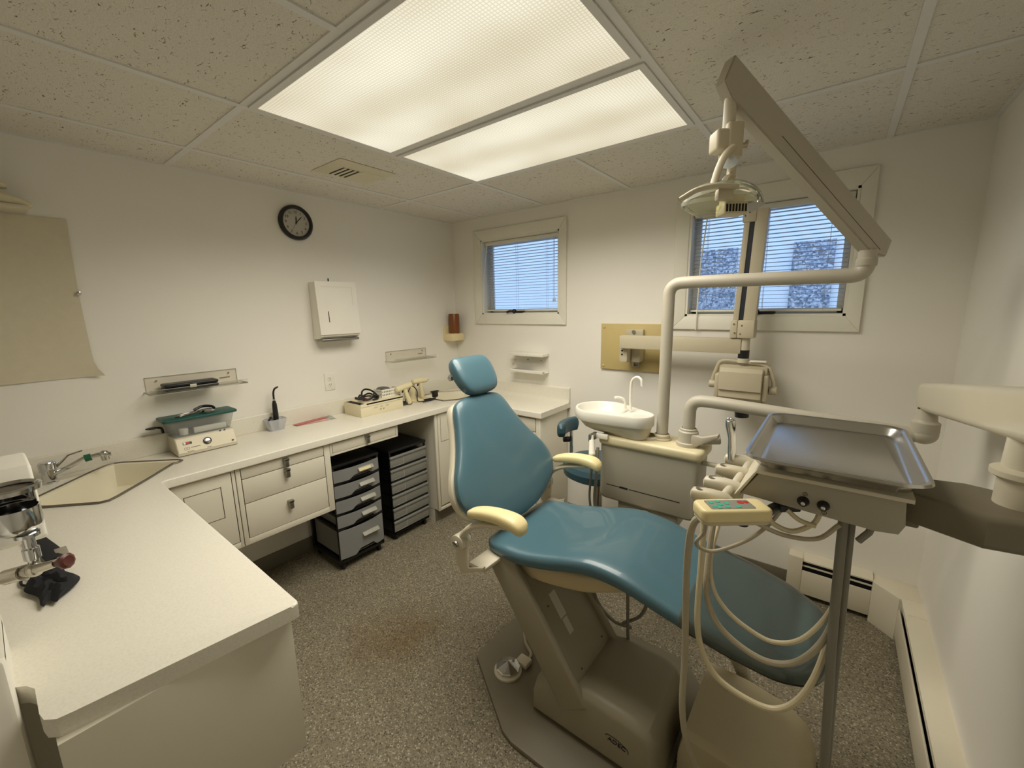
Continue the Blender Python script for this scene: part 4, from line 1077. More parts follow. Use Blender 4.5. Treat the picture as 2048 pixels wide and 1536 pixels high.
ft = thing('foot_control', 'chrome disc foot pedal on the taupe chair base', 'foot pedal', (1.685, -1.42, .02))
obj('pedal_base', MB().lathe([(0, .0), (.062, 0), (.062, .008), (.056, .014), (0, .016)], (1.685, -1.425, .020), n=28).box(1.69, 1.75, -1.38, -1.33, .02, .045, .006), IVORY, ft)
obj('disc', MB().lathe([(.052, .012), (.054, .022), (.050, .026), (0, .050)], (1.685, -1.425, .022), n=9), CHROME, ft, ang=8)
obj('foot_hose', MB().tube(cr([(1.735, -1.355, .038), (1.72, -1.30, .03), (1.66, -1.26, .03), (1.63, -1.22, .06), (1.66, -1.19, .12)]), .007, 8), HOSE, ft)

jb = thing('junction_box', 'rounded taupe floor utility box under the leg rest', 'utility box', (2.6, -1.2, 0))
lo = []
for x, zt, yn, yf in ((2.395, .02, -1.37, -1.06), (2.40, .12, -1.395, -1.04), (2.415, .20, -1.40, -1.03), (2.55, .198, -1.405, -1.03), (2.68, .175, -1.405, -1.03), (2.745, .13, -1.40, -1.03), (2.775, .05, -1.39, -1.04), (2.78, .005, -1.38, -1.05)):
    r_ = .02
    lo.append([V((x, yn, 0)), V((x, yn, max(.003, zt - r_))), V((x, yn + r_, zt)), V((x, (yn + yf) / 2, zt)), V((x, yf - r_, zt)), V((x, yf, max(.003, zt - r_))), V((x, yf, 0))])
obj('cover', MB().loft(lo), mat('tan_box_enamel', (186, 174, 142), .45), jb)
cg = MB(); pts = cr([(2.215, -1.25, .60), (2.265, -1.22, .50), (2.36, -1.14, .415), (2.45, -1.05, .31), (2.50, -1.0, .23), (2.53, -.985, .15), (2.54, -.985, .04)], 12)
cg.tube(pts, [.024 + (.003 if k % 2 else -.003) for k in range(len(pts))], 14)
obj('corrugated_hose', cg, HOSE, jb)

# ------------------------------------------------------------------ operator stool
so = thing('operator_stool', 'teal assistant stool with a chrome-post backrest behind the cuspidor', 'stool', (1.56, -.42, 0))
sc0 = V((1.615, -.42, 0))
obj('seat', MB().lathe([(0, .585), (.19, .585), (.215, .60), (.22, .64), (.205, .668), (.15, .675), (0, .675)], sc0, n=40), DTEAL, so)
bk_ = []
for k in range(13):
    a = math.radians(150 + k * 5.5); e = min(1, min(k, 12 - k) / 1.5 + .35)
    c = sc0 + V((.215 * math.cos(a), .21 * math.sin(a) - .03, .866))
    bk_.append(srect(c, V((math.cos(a), math.sin(a), 0)), (0, 0, 1), .026 * e, .043 * e, 3.5, 20))
obj('backrest', MB().loft(bk_), DTEAL, so)
obj('back_post', MB().tube(fillet([(1.50, -.40, .56), (1.410, -.40, .56), (1.410, -.40, .85)], .05), .011, 10), CHROME, so)
obj('adjust_knob', MB().cyl((1.410, -.415, .77), (1.375, -.445, .77), .018, n=14, bev=.004), BLACK, so)
obj('gas_column', MB().cyl(sc0 + V((0, 0, .10)), sc0 + V((0, 0, .575)), .026, n=18), CHROME, so)
for k in range(5):
    a = k * 2 * PI / 5 + .3; e = sc0 + V((.24 * math.cos(a), .24 * math.sin(a), .075))
    lg_ = obj('leg', MB().tube([sc0 + V((0, 0, .11)), e], [.02, .014], 10), CHROME, so)
    obj('caster', MB().ball(e - V((0, 0, .05)), .025).cyl(e, e - V((0, 0, .04)), .006, n=8), BLACK, lg_)

# ------------------------------------------------------------------ cuspidor unit
cu_ = thing('cuspidor_unit', 'beige cabinet with a white cuspidor bowl behind the chair', 'cuspidor', (2.04, -.72, .645))
def rrect(a, b_, c, d, r, n=6):
    o = []
    for cx, cy, a0 in ((b_ - r, d - r, 0), (a + r, d - r, 90), (a + r, c + r, 180), (b_ - r, c + r, 270)):
        for k in range(n + 1):
            t_ = math.radians(a0 + k * 90 / n); o.append((cx + r * math.cos(t_), cy + r * math.sin(t_)))
    return o
obj('cabinet', MB().prism(rrect(1.812, 2.272, .645, .95, .03), -.815, -.64, 'y', .012, 3), GREYB, cu_)
obj('top_cover', MB().prism(rrect(1.80, 2.288, -.828, -.622, .03), .928, .975, 'z', .016, 4), mat('pale_cream_cover', (216, 204, 166), .4), cu_)
gm = MB()
for x0, x1 in ((1.85, 1.915), (1.967, 2.205)): gm.box(x0, x1, -.8158, -.8145, .722, .7255, X=None)
gm.box(1.918, 1.960, -.8165, -.8145, .720, .7285)
obj('slot_line', gm, BLKGAP, cu_)
def hull2(c1, r1, c2, r2, n=20):
    """outline of two circles joined by tangents"""
    (x1, y1), (x2, y2) = c1, c2; d = math.hypot(x2 - x1, y2 - y1); th = math.atan2(y2 - y1, x2 - x1); al = math.acos((r1 - r2) / d); o = []
    for k in range(n + 1):
        a = th + al + (2 * PI - 2 * al) * k / n; o.append((x1 + r1 * math.cos(a), y1 + r1 * math.sin(a)))
    for k in range(n // 2 + 1):
        a = th - al + 2 * al * k / (n // 2); o.append((x2 + r2 * math.cos(a), y2 + r2 * math.sin(a)))
    return o
ca, cb_ = (1.772, -.715), (1.975, -.76)
def rg(ra, rb, z, dz=0): return [V((x, y, z)) for x, y in hull2(ca, ra, cb_, rb)]
bw = MB().loft([rg(.124, .064, 1.034), rg(.136, .075, 1.038), rg(.139, .078, 1.046), rg(.139, .078, 1.085), rg(.135, .074, 1.091), rg(.128, .066, 1.090), rg(.122, .058, 1.083)], False)
b = bmesh.new()
n_ = len(hull2(ca, .1, cb_, .05)); rows = []
for k, (ra, rb, z1_, z2_) in enumerate(((.122, .058, 1.083, 1.083), (.112, .044, 1.060, 1.080), (.09, .02, 1.040, 1.078), (.05, .008, 1.032, 1.076))):
    row = []
    for x, y in hull2(ca, ra, (cb_[0] - (.0 if k < 1 else .03 * k), cb_[1]), rb):
        t_ = max(0, min(1, (x - 1.80) / .12)); row.append(b.verts.new((x, y, z1_ * (1 - t_) + z2_ * t_)))
    rows.append(row)
for A, B in zip(rows, rows[1:]):
    for k in range(n_): b.faces.new((A[k], A[(k + 1) % n_], B[(k + 1) % n_], B[k]))
b.faces.new(rows[-1]); bw._merge(b)
obj('bowl', bw, mat('white_porcelain', (222, 218, 206), .3), cu_)
un = MB().loft([rg(.058, .055, .978), rg(.092, .060, .996), rg(.112, .065, 1.020), rg(.120, .067, 1.036)], True)
obj('bowl_underside', un, IVORY, cu_)
obj('bowl_mount', MB().lathe([(.045, .972), (.045, .985), (.038, .99)], (2.03, -.735, 0), n=24), IVORY, cu_)
obj('drain_cup', MB().lathe([(.03, .972), (.034, .99)], (1.90, -.73, 0), n=20), IVORY, cu_)
obj('bowl_rinse_spout', MB().tube(cr([(1.872, -.665, 1.085), (1.872, -.665, 1.115), (1.862, -.672, 1.135), (1.842, -.685, 1.143), (1.826, -.695, 1.140)]), [.007] * 32 + [.008], 10), WHITE, cu_)
obj('cup_filler_spout', MB().tube(cr([(1.908, -.68, 1.085), (1.905, -.68, 1.16), (1.907, -.68, 1.22), (1.918, -.682, 1.245), (1.94, -.686, 1.256), (1.96, -.69, 1.245), (1.966, -.692, 1.215)]), .0065, 10), WHITE, cu_)
hl = MB().tube(cr([(1.795, -.88, .985), (1.80, -.885, .96)]), .010, 10).tube([(1.80, -.885, .962), (1.812, -.905, .905)], [.013, .016], 14).ball((1.813, -.906, .902), .0165)
hl.box(1.79, 1.86, -.84, -.825, .96, .985, .003)
obj('saliva_ejector', hl, WHITE, cu_)
obj('ejector_hose', MB().tube(cr([(1.812, -.905, .90), (1.808, -.90, .80), (1.80, -.90, .68), (1.81, -.90, .60)]), .006, 8).tube(cr([(1.83, -.88, .93), (1.835, -.90, .80), (1.828, -.90, .68), (1.835, -.90, .60)]), .008, 8), HOSED, cu_)
obj('ejector_clip', MB().box(1.785, 1.80, -.895, -.83, .955, .99, .003), PEWTER, cu_)
hx = MB().box(2.275, 2.36, -.76, -.735, .90, .915, .003).box(2.33, 2.36, -.765, -.735, .82, .90, .003)
obj('holder_bracket', hx, IVORY, cu_)
mt = MB().box(1.90, 2.20, -.80, -.66, .58, .65, .02).tube([(2.05, -.73, .60), (2.05, -1.08, .605)], .035, 14)
obj('mounting_arm', mt, GREYB, cu_)

# ------------------------------------------------------------------ operatory light on its post
ol = thing('operatory_light', 'dental lamp on a bent post with a slanted spring arm', 'dental lamp', (2.082, -.72, .975))
obj('post_collar', MB().lathe([(.042, .972), (.042, .982), (.036, .985), (.036, .998), (.030, 1.004)], (2.082, -.72, 0), n=28), BEIGE, ol)
obj('post', MB().tube(fillet([(2.082, -.72, .985), (2.082, -.72, 1.695), (2.20, -.72, 1.697), (2.748, -.72, 1.692), (2.748, -.72, 1.775)], .105, 12), .0262, 20), ALU, ol)
obj('elbow_collar', MB().lathe([(.029, 1.722), (.030, 1.726), (.030, 1.745), (.026, 1.75), (.018, 1.752), (.018, 1.79)], (2.748, -.72, 0), n=24), ALU, ol)
E0, E1 = V((2.757, -.705, 1.795)), V((2.383, -1.205, 2.226)); dE = (E1 - E0).normalized()
sE = dE.cross(V((0, 0, 1))).normalized(); uE = sE.cross(dE)
EX = M(((dE.x, sE.x, uE.x, E0.x), (dE.y, sE.y, uE.y, E0.y), (dE.z, sE.z, uE.z, E0.z), (0, 0, 0, 1))); EL = (E1 - E0).length
arm = MB()
pr = [(-.06, -.012), (-.045, .045), (EL + .045, .045), (EL + .03, -.03), (EL - .02, -.048), (.0, -.040)]
P3 = lambda u, v, s: EX @ V((u, s, v))
b = bmesh.new(); A = [b.verts.new(P3(u, v, -.021)) for u, v in pr]; B = [b.verts.new(P3(u, v, .021)) for u, v in pr]
b.faces.new(A); b.faces.new(B)
for k in range(6): b.faces.new((A[k], A[(k + 1) % 6], B[(k + 1) % 6], B[k]))
bmesh.ops.recalc_face_normals(b, faces=b.faces); bmesh.ops.bevel(b, geom=b.edges[:], offset=.004, segments=2, affect='EDGES')
arm._merge(b); obj('spring_arm', arm, ALU, ol)
gr_ = MB()
for s_ in (-.0213, .0213): gr_.box(-.02, EL - .22, s_ - .0005, s_ + .0005, -.012, -.0105, X=EX)
obj('arm_seam', gr_, CABDK, ol)
SX, SY = 2.383, -1.205
obj('stem', MB().cyl((SX, SY, 2.085), (SX, SY, 2.215), .017, n=18), IVORY, ol)
R_ = V((.788, .615, 0)); F_ = V((-.615, .788, 0))
LT = M(((R_.x, F_.x, 0, SX), (R_.y, F_.y, 0, SY), (0, 0, 1, 0), (0, 0, 0, 1)))      # x right, y away, z up
obj('swivel_block', MB().prism(rrect(-.044, .030, -.028, .028, .008), 2.040, 2.098, 'z', .008, 3, X=LT).prism(rrect(-.014, .034, -.03, .03, .01), 2.018, 2.115, 'z', .006, 3, X=LT), BEIGE, ol)
obj('swivel_knob', MB().cyl(LT @ V((.03, 0, 2.055)), LT @ V((.055, 0, 2.06)), .008, n=10).cyl(LT @ V((.052, 0, 2.05)), LT @ V((.058, 0, 2.072)), .006, n=8), BEIGE, ol)
obj('bulb_cover', MB().ball(LT @ V((.006, -.006, 2.015)), .024, (1, 1, .85)), LBLUE, ol)
yk = MB().tube(cr([LT @ V(p) for p in ((.002, -.030, 2.045), (-.020, -.036, 2.025), (-.040, -.04, 1.985), (-.056, -.042, 1.930))]), .0125, 12, flat=.75)
yk.tube(cr([LT @ V(p) for p in ((.026, .02, 2.03), (.032, .03, 2.0), (.031, .034, 1.97), (.028, .034, 1.935))]), .0125, 12, flat=.75)
obj('yoke', yk, BEIGE, ol)
hg2 = MB().tube(cr([LT @ V(p) for p in ((.004, -.030, 1.964), (-.016, -.045, 1.956), (-.030, -.05, 1.935), (-.036, -.052, 1.915))]), .012, 10, flat=.8)
hg2.cyl(LT @ V((.000, -.034, 1.958)), LT @ V((.002, -.030, 1.977)), .009, n=12)
obj('tilt_bracket', hg2, BEIGE, ol)
# translucent dish: a domed shell, wider to the right, with a wavy rim
b = bmesh.new(); rows = []; NB = 48
for j in range(10):
    t_ = j / 9; row = []
    for k in range(NB):
        a = 2 * PI * k / NB; ca_ = math.cos(a)
        rx = (.108 if ca_ > 0 else .118) * math.sin(t_ * PI / 2) + .003; ry = .078 * math.sin(t_ * PI / 2) + .003
        drop = .062 if ca_ > 0 else .050
        zz = 1.962 - (drop * abs(ca_) + .050 * (1 - abs(ca_))) * (1 - math.cos(t_ * PI / 2)) - .010 * t_ * t_ * math.cos(2 * a)
        row.append(b.verts.new(LT @ V((.0 + rx * ca_, ry * math.sin(a), zz))))
    rows.append(row)
for A, B in zip(rows, rows[1:]):
    for k in range(NB): b.faces.new((A[k], A[(k + 1) % NB], B[(k + 1) % NB], B[k]))
bmesh.ops.solidify(b, geom=b.faces[:], thickness=.003)
obj('shade', MB()._merge(b), SHADE, ol)
# clear front shield: tapered pan under the dish
b = bmesh.new(); rows = []
for f_, z_ in ((1.0, 1.903), (.99, 1.892), (.62, 1.866)):
    rows.append([b.verts.new(LT @ V((-.006 + .118 * f_ * math.cos(2 * PI * k / NB), .078 * f_ * math.sin(2 * PI * k / NB), z_))) for k in range(NB)])
for A, B in zip(rows, rows[1:]):
    for k in range(NB): b.faces.new((A[k], A[(k + 1) % NB], B[(k + 1) % NB], B[k]))
bmesh.ops.solidify(b, geom=b.faces[:], thickness=.0025)
obj('front_shield', MB()._merge(b), SHADE, ol)
hn = MB().tube(cr([LT @ V(p) for p in ((-.150, -.060, 1.900), (-.122, -.094, 1.914), (-.08, -.108, 1.920), (-.04, -.108, 1.919), (-.018, -.106, 1.917))]), .013, 12, flat=.5)
hn.box(-.068, -.022, -.106, -.080, 1.884, 1.916, .008, X=LT)
obj('handle', hn, BEIGE, ol)
hm = MB().prism(rrect(-.038, .030, -.088, -.03, .008), 1.852, 1.884, 'z', .004, X=LT)
hm.prism(rrect(-.032, .022, -.083, -.035, .006), 1.884, 1.905, 'z', X=LT)
hg = obj('lamp_housing', hm, YGLOVE, ol)
hv = MB()
for k in range(7): hv.box(-.034 + k * .0088, -.029 + k * .0088, -.0892, -.087, 1.858, 1.878, X=LT)
obj('cooling_slots', hv, BLKGAP, hg)
pn_ = MB().prism([(.02, 1.893), (.092, 1.885), (.062, 1.862), (.02, 1.862)], -.06, -.057, 'y', X=LT)
obj('mirror_reflector', pn_, CHROME, ol)

# ------------------------------------------------------------------ delivery system
ds = thing('delivery_system', 'swing-arm dental instrument unit with hoses and holders', 'dental delivery unit', (2.21, -.735, .975))
obj('post_base', MB().lathe([(.050, .974), (.050, .990), (.044, .994), (.042, 1.04), (.036, 1.045), (.036, 1.052), (.030, 1.056)], (2.205, -.738, 0), n=28), ALU, ds)
obj('brake_lever', MB().prism([(2.20, .992), (2.22, .978), (2.25, .985), (2.335, 1.038), (2.333, 1.052), (2.27, 1.03), (2.23, 1.035)], -.775, -.735, 'y', .005).cyl((2.26, -.73, 1.005), (2.33, -.70, 1.012), .02, n=14, bev=.003), ALU, ds)
obj('swing_pipe', MB().tube(fillet([(2.205, -.738, 1.03), (2.205, -.738, 1.185), (2.32, -.738, 1.185), (2.955, -.738, 1.150), (2.955, -.738, 1.225)], .085, 10), .0262, 20), ALU, ds)
obj('pipe_elbow', MB().lathe([(.036, 1.165), (.037, 1.170), (.037, 1.20), (.030, 1.205), (.028, 1.21), (.026, 1.245)], (2.955, -.738, 0), n=24).ball((2.955, -.738, 1.160), .037, (1, 1, .95)), ALU, ds)
G0, G1 = V((2.966, -.67, 1.275)), V((2.985, -1.66, 1.419)); dG = (G1 - G0).normalized(); sG = dG.cross(V((0, 0, 1))).normalized(); uG = sG.cross(dG)
GX = M(((dG.x, sG.x, uG.x, G0.x), (dG.y, sG.y, uG.y, G0.y), (dG.z, sG.z, uG.z, G0.z), (0, 0, 0, 1))); GL = (G1 - G0).length
obj('parallel_arm', MB().box(0, GL, -.036, .036, -.048, .048, .018, 4, X=GX), IVORY, ds)
obj('arm_screws', MB().cyl(GX @ V((.03, -.0355, -.02)), GX @ V((.03, -.0375, -.02)), .005, n=10).cyl(GX @ V((.80, -.0355, -.026)), GX @ V((.80, -.0375, -.026)), .007, n=10), CABDK, ds)
obj('arm_socket', MB().cyl((2.952, -.745, 1.215), (2.952, -.735, 1.252), .020, n=18), BLKGAP, ds)
kn = MB().lathe([(.034, 1.20), (.034, 1.276), (.045, 1.284), (.045, 1.294), (.032, 1.300), (.030, 1.37)], (2.985, -1.52, 0), n=28)
obj('knuckle', kn, IVORY, ds)
lw = MB().prism([(2.80, -1.545), (2.80, -1.455), (2.93, -1.43), (3.02, -1.46), (3.035, -1.52), (3.02, -1.60), (2.93, -1.615)], 1.165, 1.228, 'z', .012, 3)
obj('lower_arm', lw, TAUPE, ds)
HY0, HY1 = -1.60, -1.24
hd_ = MB().prism([(2.546, 1.162), (2.582, 1.222), (2.828, 1.222), (2.832, 1.170), (2.824, 1.150), (2.79, 1.146)], HY0, HY1, 'y', .004)
obj('control_head', hd_, GREYB, ds)
obj('head_lid', MB().prism([(2.572, 1.2225), (2.578, 1.232), (2.838, 1.232), (2.838, 1.2225)], HY0 - .012, HY1 + .01, 'y', .003).prism([(2.536, 1.160), (2.574, 1.226), (2.58, 1.226), (2.544, 1.160)], HY0 - .008, HY1 + .01, 'y', .002), IVORY, ds)
obj('tray_support', MB().box(2.60, 2.81, -1.56, -1.25, 1.232, 1.244, .004), BLKGAP, ds)
obj('head_hinge', MB().box(2.834, 2.856, -1.56, -1.45, 1.155, 1.195, .004), TAUPE, ds)
for x in (2.668, 2.703):
    k_ = obj('flow_knob', MB().lathe([(.0, .016), (.0065, .016), (.0075, .012), (.0105, .004), (.0115, 0)], (x, HY0, 1.177), axis=(0, -1, 0), n=20), BLACK, ds)
    obj('knob_cap', MB().ball((x, HY0 - .013, 1.177), .0065, (1, .6, 1)), CHROME, k_)
mk = MB()
for x, z in ((2.670, 1.194), (2.706, 1.162)): mk.lathe([(.0035, .0004), (.0045, .0004)], (x, HY0, z), axis=(0, -1, 0), n=14).box(x - .0004, x + .0004, HY0 - .0006, HY0, z - .004, z + .004)
obj('printed_symbols', mk, DINK, ds)
# instrument holders on a stepped bar
hp = [(2.512, -1.655), (2.520, -1.57), (2.525, -1.465), (2.528, -1.365)]
rb = MB()
for (xa, ya), (xb, yb) in zip(hp, hp[1:]): rb.tube([(xa + .004, ya, 1.158), (xb + .004, yb, 1.162)], .0095, 12)
rb.tube([(2.532, -1.37, 1.162), (2.60, -1.33, 1.165)], .0095, 12)
obj('holder_bar', rb, IVORY, ds)
for i, (x, y) in enumerate(hp):
    z = 1.158
    rings = []
    for dx_, dz_, hy, hz in ((.030, -.012, .006, .008), (.028, -.011, .017, .021), (.018, -.008, .020, .025), (.0, -.003, .020, .023), (-.02, .002, .019, .018), (-.042, .003, .0185, .0155), (-.056, .003, .015, .013), (-.060, .003, .006, .006)):
        rings.append(srect((x + dx_, y, z + dz_), (0, 1, 0), (0, 0, 1), hy, hz, 2.6, 20))
    hm = MB().loft(rings)
    h_ = obj('instrument_holder', hm, BEIGE if i in (0, 2) else IVORY, ds)
    obj('holder_opening', MB().lathe([(0, .0), (.011, 0), (.012, -.004)], (x - .038, y, z + .0185), n=18), CABDK, h_)
sy = MB().tube([(2.488, -1.375, 1.165), (2.484, -1.372, 1.225), (2.478, -1.372, 1.262), (2.477, -1.372, 1.276)], [.011, .0105, .0135, .0135], 16)
sy.ball((2.477, -1.372, 1.277), .0125, (1, 1, .45)).ball((2.473, -1.380, 1.281), .005).ball((2.480, -1.380, 1.281), .005)
obj('chrome_syringe', sy, CHROME, ds)
# touchpad
TX = M.Translation((2.543, -1.692, 1.156)) @ M.Rotation(math.radians(38), 4, 'Z')
tpm = MB().prism(rrect(-.072, .080, -.032, .032, .016), -.014, .014, 'z', .007, 3, X=TX)
tp_ = obj('touchpad', tpm, CREAM, ds)
obj('touchpad_base', MB().prism(rrect(-.070, .078, -.030, .030, .016), -.021, -.012, 'z', .004, X=TX), BEIGE, tp_)
obj('membrane', MB().prism(rrect(-.050, .046, -.020, .020, .004), .0135, .0148, 'z', X=TX), mat('grey_membrane', (130, 130, 118), .5), tp_)
bt = MB()
for u, v_ in ((-.038, -.008), (-.038, .010), (-.022, .0), (-.022, .014), (-.006, .004), (-.030, -.014), (.012, -.012), (-.012, -.012)): bt.lathe([(0, .0156), (.0055, .0156), (.006, .0145)], X=TX @ M.Translation((u, v_, 0)), n=14)
obj('green_keys', bt, GREENB, tp_)
obj('red_key', MB().lathe([(0, .0156), (.0070, .0156), (.0075, .0145)], X=TX @ M.Translation((.026, .008, 0)), n=14).lathe([(0, .0156), (.005, .0156), (.006, .0145)], X=TX @ M.Translation((.038, .008, 0)), n=14), REDP, tp_)
obj('pad_mount', MB().tube([TX @ V((.08, 0, -.006)), (2.62, -1.59, 1.145), (2.66, -1.57, 1.15)], .012, 10).cyl(TX @ V((.03, .0, -.034)), TX @ V((.03, .0, -.022)), .012, n=14), BLACK, tp_)
# hoses
def hose(pts, r_, m_, nm_='hose'): obj(nm_, MB().tube(cr(pts, 8), r_, 10), m_, ds)
hose([(2.50, -1.69, 1.135), (2.47, -1.69, 1.10), (2.455, -1.66, 1.0), (2.448, -1.62, .84), (2.45, -1.60, .66), (2.452, -1.60, .50), (2.47, -1.58, .36), (2.50, -1.52, .22), (2.52, -1.42, .12)], .0085, HOSE)
hose([(2.49, -1.60, 1.14), (2.475, -1.60, 1.08), (2.474, -1.60, .95), (2.474, -1.60, .80), (2.488, -1.60, .715), (2.527, -1.60, .65), (2.59, -1.59, .618), (2.655, -1.58, .615), (2.70, -1.57, .66), (2.73, -1.55, .74), (2.748, -1.52, .86), (2.754, -1.49, 1.0), (2.752, -1.48, 1.14)], .0075, HOSEC)
hose([(2.50, -1.48, 1.14), (2.487, -1.54, 1.06), (2.484, -1.57, .95), (2.490, -1.59, .87), (2.515, -1.59, .80), (2.57, -1.585, .755), (2.64, -1.58, .74), (2.70, -1.57, .775), (2.744, -1.54, .86), (2.756, -1.50, 1.0), (2.758, -1.48, 1.14)], .0075, HOSE)
hose([(2.50, -1.38, 1.14), (2.495, -1.48, 1.06), (2.487, -1.55, .96), (2.500, -1.58, .89), (2.535, -1.585, .84), (2.59, -1.58, .805), (2.645, -1.575, .795), (2.70, -1.57, .835), (2.746, -1.53, .92), (2.760, -1.49, 1.04), (2.760, -1.48, 1.14)], .0055, HOSEC)
hose([TX @ V((-.05, 0, -.02)), (2.49, -1.67, 1.075), (2.472, -1.66, 1.04), (2.48, -1.64, 1.015), (2.51, -1.62, 1.01), (2.57, -1.60, 1.05), (2.61, -1.59, 1.10), (2.635, -1.58, 1.15)], .0045, HOSE, 'touchpad_cord')
hose([(2.60, -1.60, 1.13), (2.62, -1.595, 1.105), (2.655, -1.585, 1.095), (2.69, -1.575, 1.12), (2.70, -1.57, 1.15)], .0055, HOSEC)
hose([(2.58, -1.60, 1.10), (2.64, -1.595, 1.085), (2.70, -1.58, 1.09), (2.735, -1.57, 1.13)], .005, HOSE)
hose([(2.64, -1.59, 1.145), (2.665, -1.585, 1.125), (2.695, -1.58, 1.118)], .005, HOSEC)
obj('umbilical', MB().tube(cr([(2.741, -1.54, 1.155), (2.744, -1.545, 1.03), (2.749, -1.56, .85), (2.757, -1.565, .70), (2.765, -1.56, .52), (2.772, -1.50, .30), (2.76, -1.38, .14)], 8), .0095, 14), HOSED, ds)
obj('umbilical', MB().tube(cr([(2.756, -1.53, 1.15), (2.759, -1.52, 1.03), (2.763, -1.525, .87), (2.765, -1.535, .72), (2.772, -1.54, .52), (2.778, -1.48, .30), (2.765, -1.36, .14)], 8), .0075, 14), HOSED, ds)
obj('head_lever', MB().tube([(2.792, -1.55, 1.15), (2.785, -1.55, 1.12), (2.770, -1.55, 1.095)], .007, 10), HOSED, ds)

ty = thing('instrument_tray', 'rectangular brushed steel instrument tray on the delivery unit', 'tray', (2.705, -1.41, 1.244))
def tr_ring(ox, oy, z, r):
    return [V((x, y, z)) for x, y in rrect(2.552 + ox, 2.858 - ox, -1.645 + oy, -1.172 - oy, r, 8)]
trm = MB().loft([tr_ring(.002, .002, 1.262, .045), tr_ring(-.003, -.003, 1.266, .048), tr_ring(-.001, -.001, 1.2715, .047), tr_ring(.006, .006, 1.271, .042), tr_ring(.011, .011, 1.266, .039), tr_ring(.022, .022, 1.250, .030), tr_ring(.027, .027, 1.2475, .026)], False)
b = bmesh.new(); b.faces.new([b.verts.new(p) for p in tr_ring(.027, .027, 1.2475, .026)]); trm._merge(b)
b = bmesh.new(); A = [b.verts.new(p) for p in tr_ring(.010, .010, 1.262, .039)]; B = [b.verts.new(p) for p in tr_ring(.024, .024, 1.2448, .028)]
for k in range(len(A)): b.faces.new((A[k], A[(k + 1) % len(A)], B[(k + 1) % len(A)], B[k]))
b.faces.new(B); trm._merge(b)
obj('tray_pan', trm, BRSTEEL, ty, ang=50)

# ------------------------------------------------------------------ x-ray machine on the back wall
xr = thing('xray_machine', 'wall-mounted beige dental x-ray with folded arm before the wide window', 'x-ray machine', (1.65, 0, 1.18))
obj('mount_board', MB().box(1.417, 1.86, -.018, 0, 1.178, 1.486, .003), MUSTARD, xr)
for x, z in ((1.44, 1.463), (1.44, 1.20)): obj('board_bolt', MB().ball((x, -.018, z), .010, (1, .6, 1)), MUSTARD, xr)
obj('wall_bracket', MB().box(1.605, 1.72, -.045, -.018, 1.395, 1.452, .004).prism(rrect(1.615, 1.665, 1.25, 1.345, .012), -.16, -.02, 'y', .004).box(1.665, 1.725, -.10, -.02, 1.245, 1.345, .012), BEIGE, xr)
obj('bracket_bolt', MB().cyl((1.66, -.045, 1.437), (1.66, -.054, 1.437), .013, n=6), CHROME, xr)
obj('bracket_holes', MB().cyl((1.632, -.16, 1.325), (1.632, -.1615, 1.325), .006, n=10).cyl((1.632, -.16, 1.30), (1.632, -.1615, 1.30), .006, n=10), BLKGAP, xr)
obj('cable_gland', MB().tube([(1.67, -.06, 1.25), (1.67, -.06, 1.22), (1.70, -.05, 1.215), (1.70, -.05, 1.25)], .010, 8), PEWTER, xr)
obj('extension_arm', MB().box(1.63, 2.30, -.20, -.14, 1.343, 1.422, .003), BEIGE, xr)
XU = M.Translation((2.305, -.17, 1.50)) @ M.Rotation(math.radians(2.0), 4, 'Y')
obj('scissor_arm', MB().box(-.052, -.026, -.03, .03, 0, .545, .003, X=XU).box(-.004, .05, -.03, .03, 0, .56, .003, X=XU), BEIGE, xr)
obj('arm_slot', MB().box(-.027, -.003, -.024, .02, .01, .54, X=XU), mat('dark_blue_slot', (22, 30, 44), .5), xr)
obj('arm_cap', MB().box(-.060, -.0, -.036, .0, .50, .575, .005, X=XU), BEIGE, xr)
cs = MB()
for u, w in ((-.048, .53), (-.03, .545), (-.045, .55)): cs.cyl(XU @ V((u, -.036, w)), XU @ V((u, -.0375, w)), .004, n=8)
for u, z in ((2.262, 1.498), (2.30, 1.49), (2.268, 1.452), (2.295, 1.447)): cs.cyl((u, -.212, z), (u, -.2135, z), .004, n=8)
obj('cap_screws', cs, CABDK, xr)
obj('arm_hinge', MB().box(2.245, 2.278, -.21, -.13, 1.425, 1.518, .005).box(2.279, 2.357, -.212, -.12, 1.425, 1.518, .006), BEIGE, xr)
obj('swivel_tube', MB().cyl((2.312, -.17, 1.36), (2.312, -.17, 1.43), .026, n=20), IVORY, xr)
obj('lower_collar', MB().cyl((2.312, -.17, 1.295), (2.312, -.17, 1.318), .028, n=20), IVORY, xr)
obj('black_sleeve', MB().cyl((2.312, -.17, 1.316), (2.312, -.17, 1.362), .027, n=20), BLACK, xr)
yk = [(2.172, -.17, 1.17), (2.174, -.17, 1.21), (2.20, -.17, 1.292), (2.23, -.17, 1.302), (2.40, -.17, 1.292), (2.435, -.17, 1.275), (2.460, -.17, 1.20), (2.462, -.17, 1.16)]
obj('yoke', MB().tube(fillet(yk, .03, 5), .012, 12, flat=.75), BEIGE, xr)
obj('yoke_pivot', MB().cyl((2.155, -.17, 1.168), (2.188, -.17, 1.168), .021, n=18, bev=.003), BEIGE, xr)
obj('yoke_pivot', MB().cyl((2.442, -.17, 1.158), (2.476, -.17, 1.158), .022, n=18, bev=.003), BEIGE, xr)
obj('white_clip', MB().box(2.345, 2.42, -.19, -.15, 1.301, 1.309, .002), WHITE, xr)
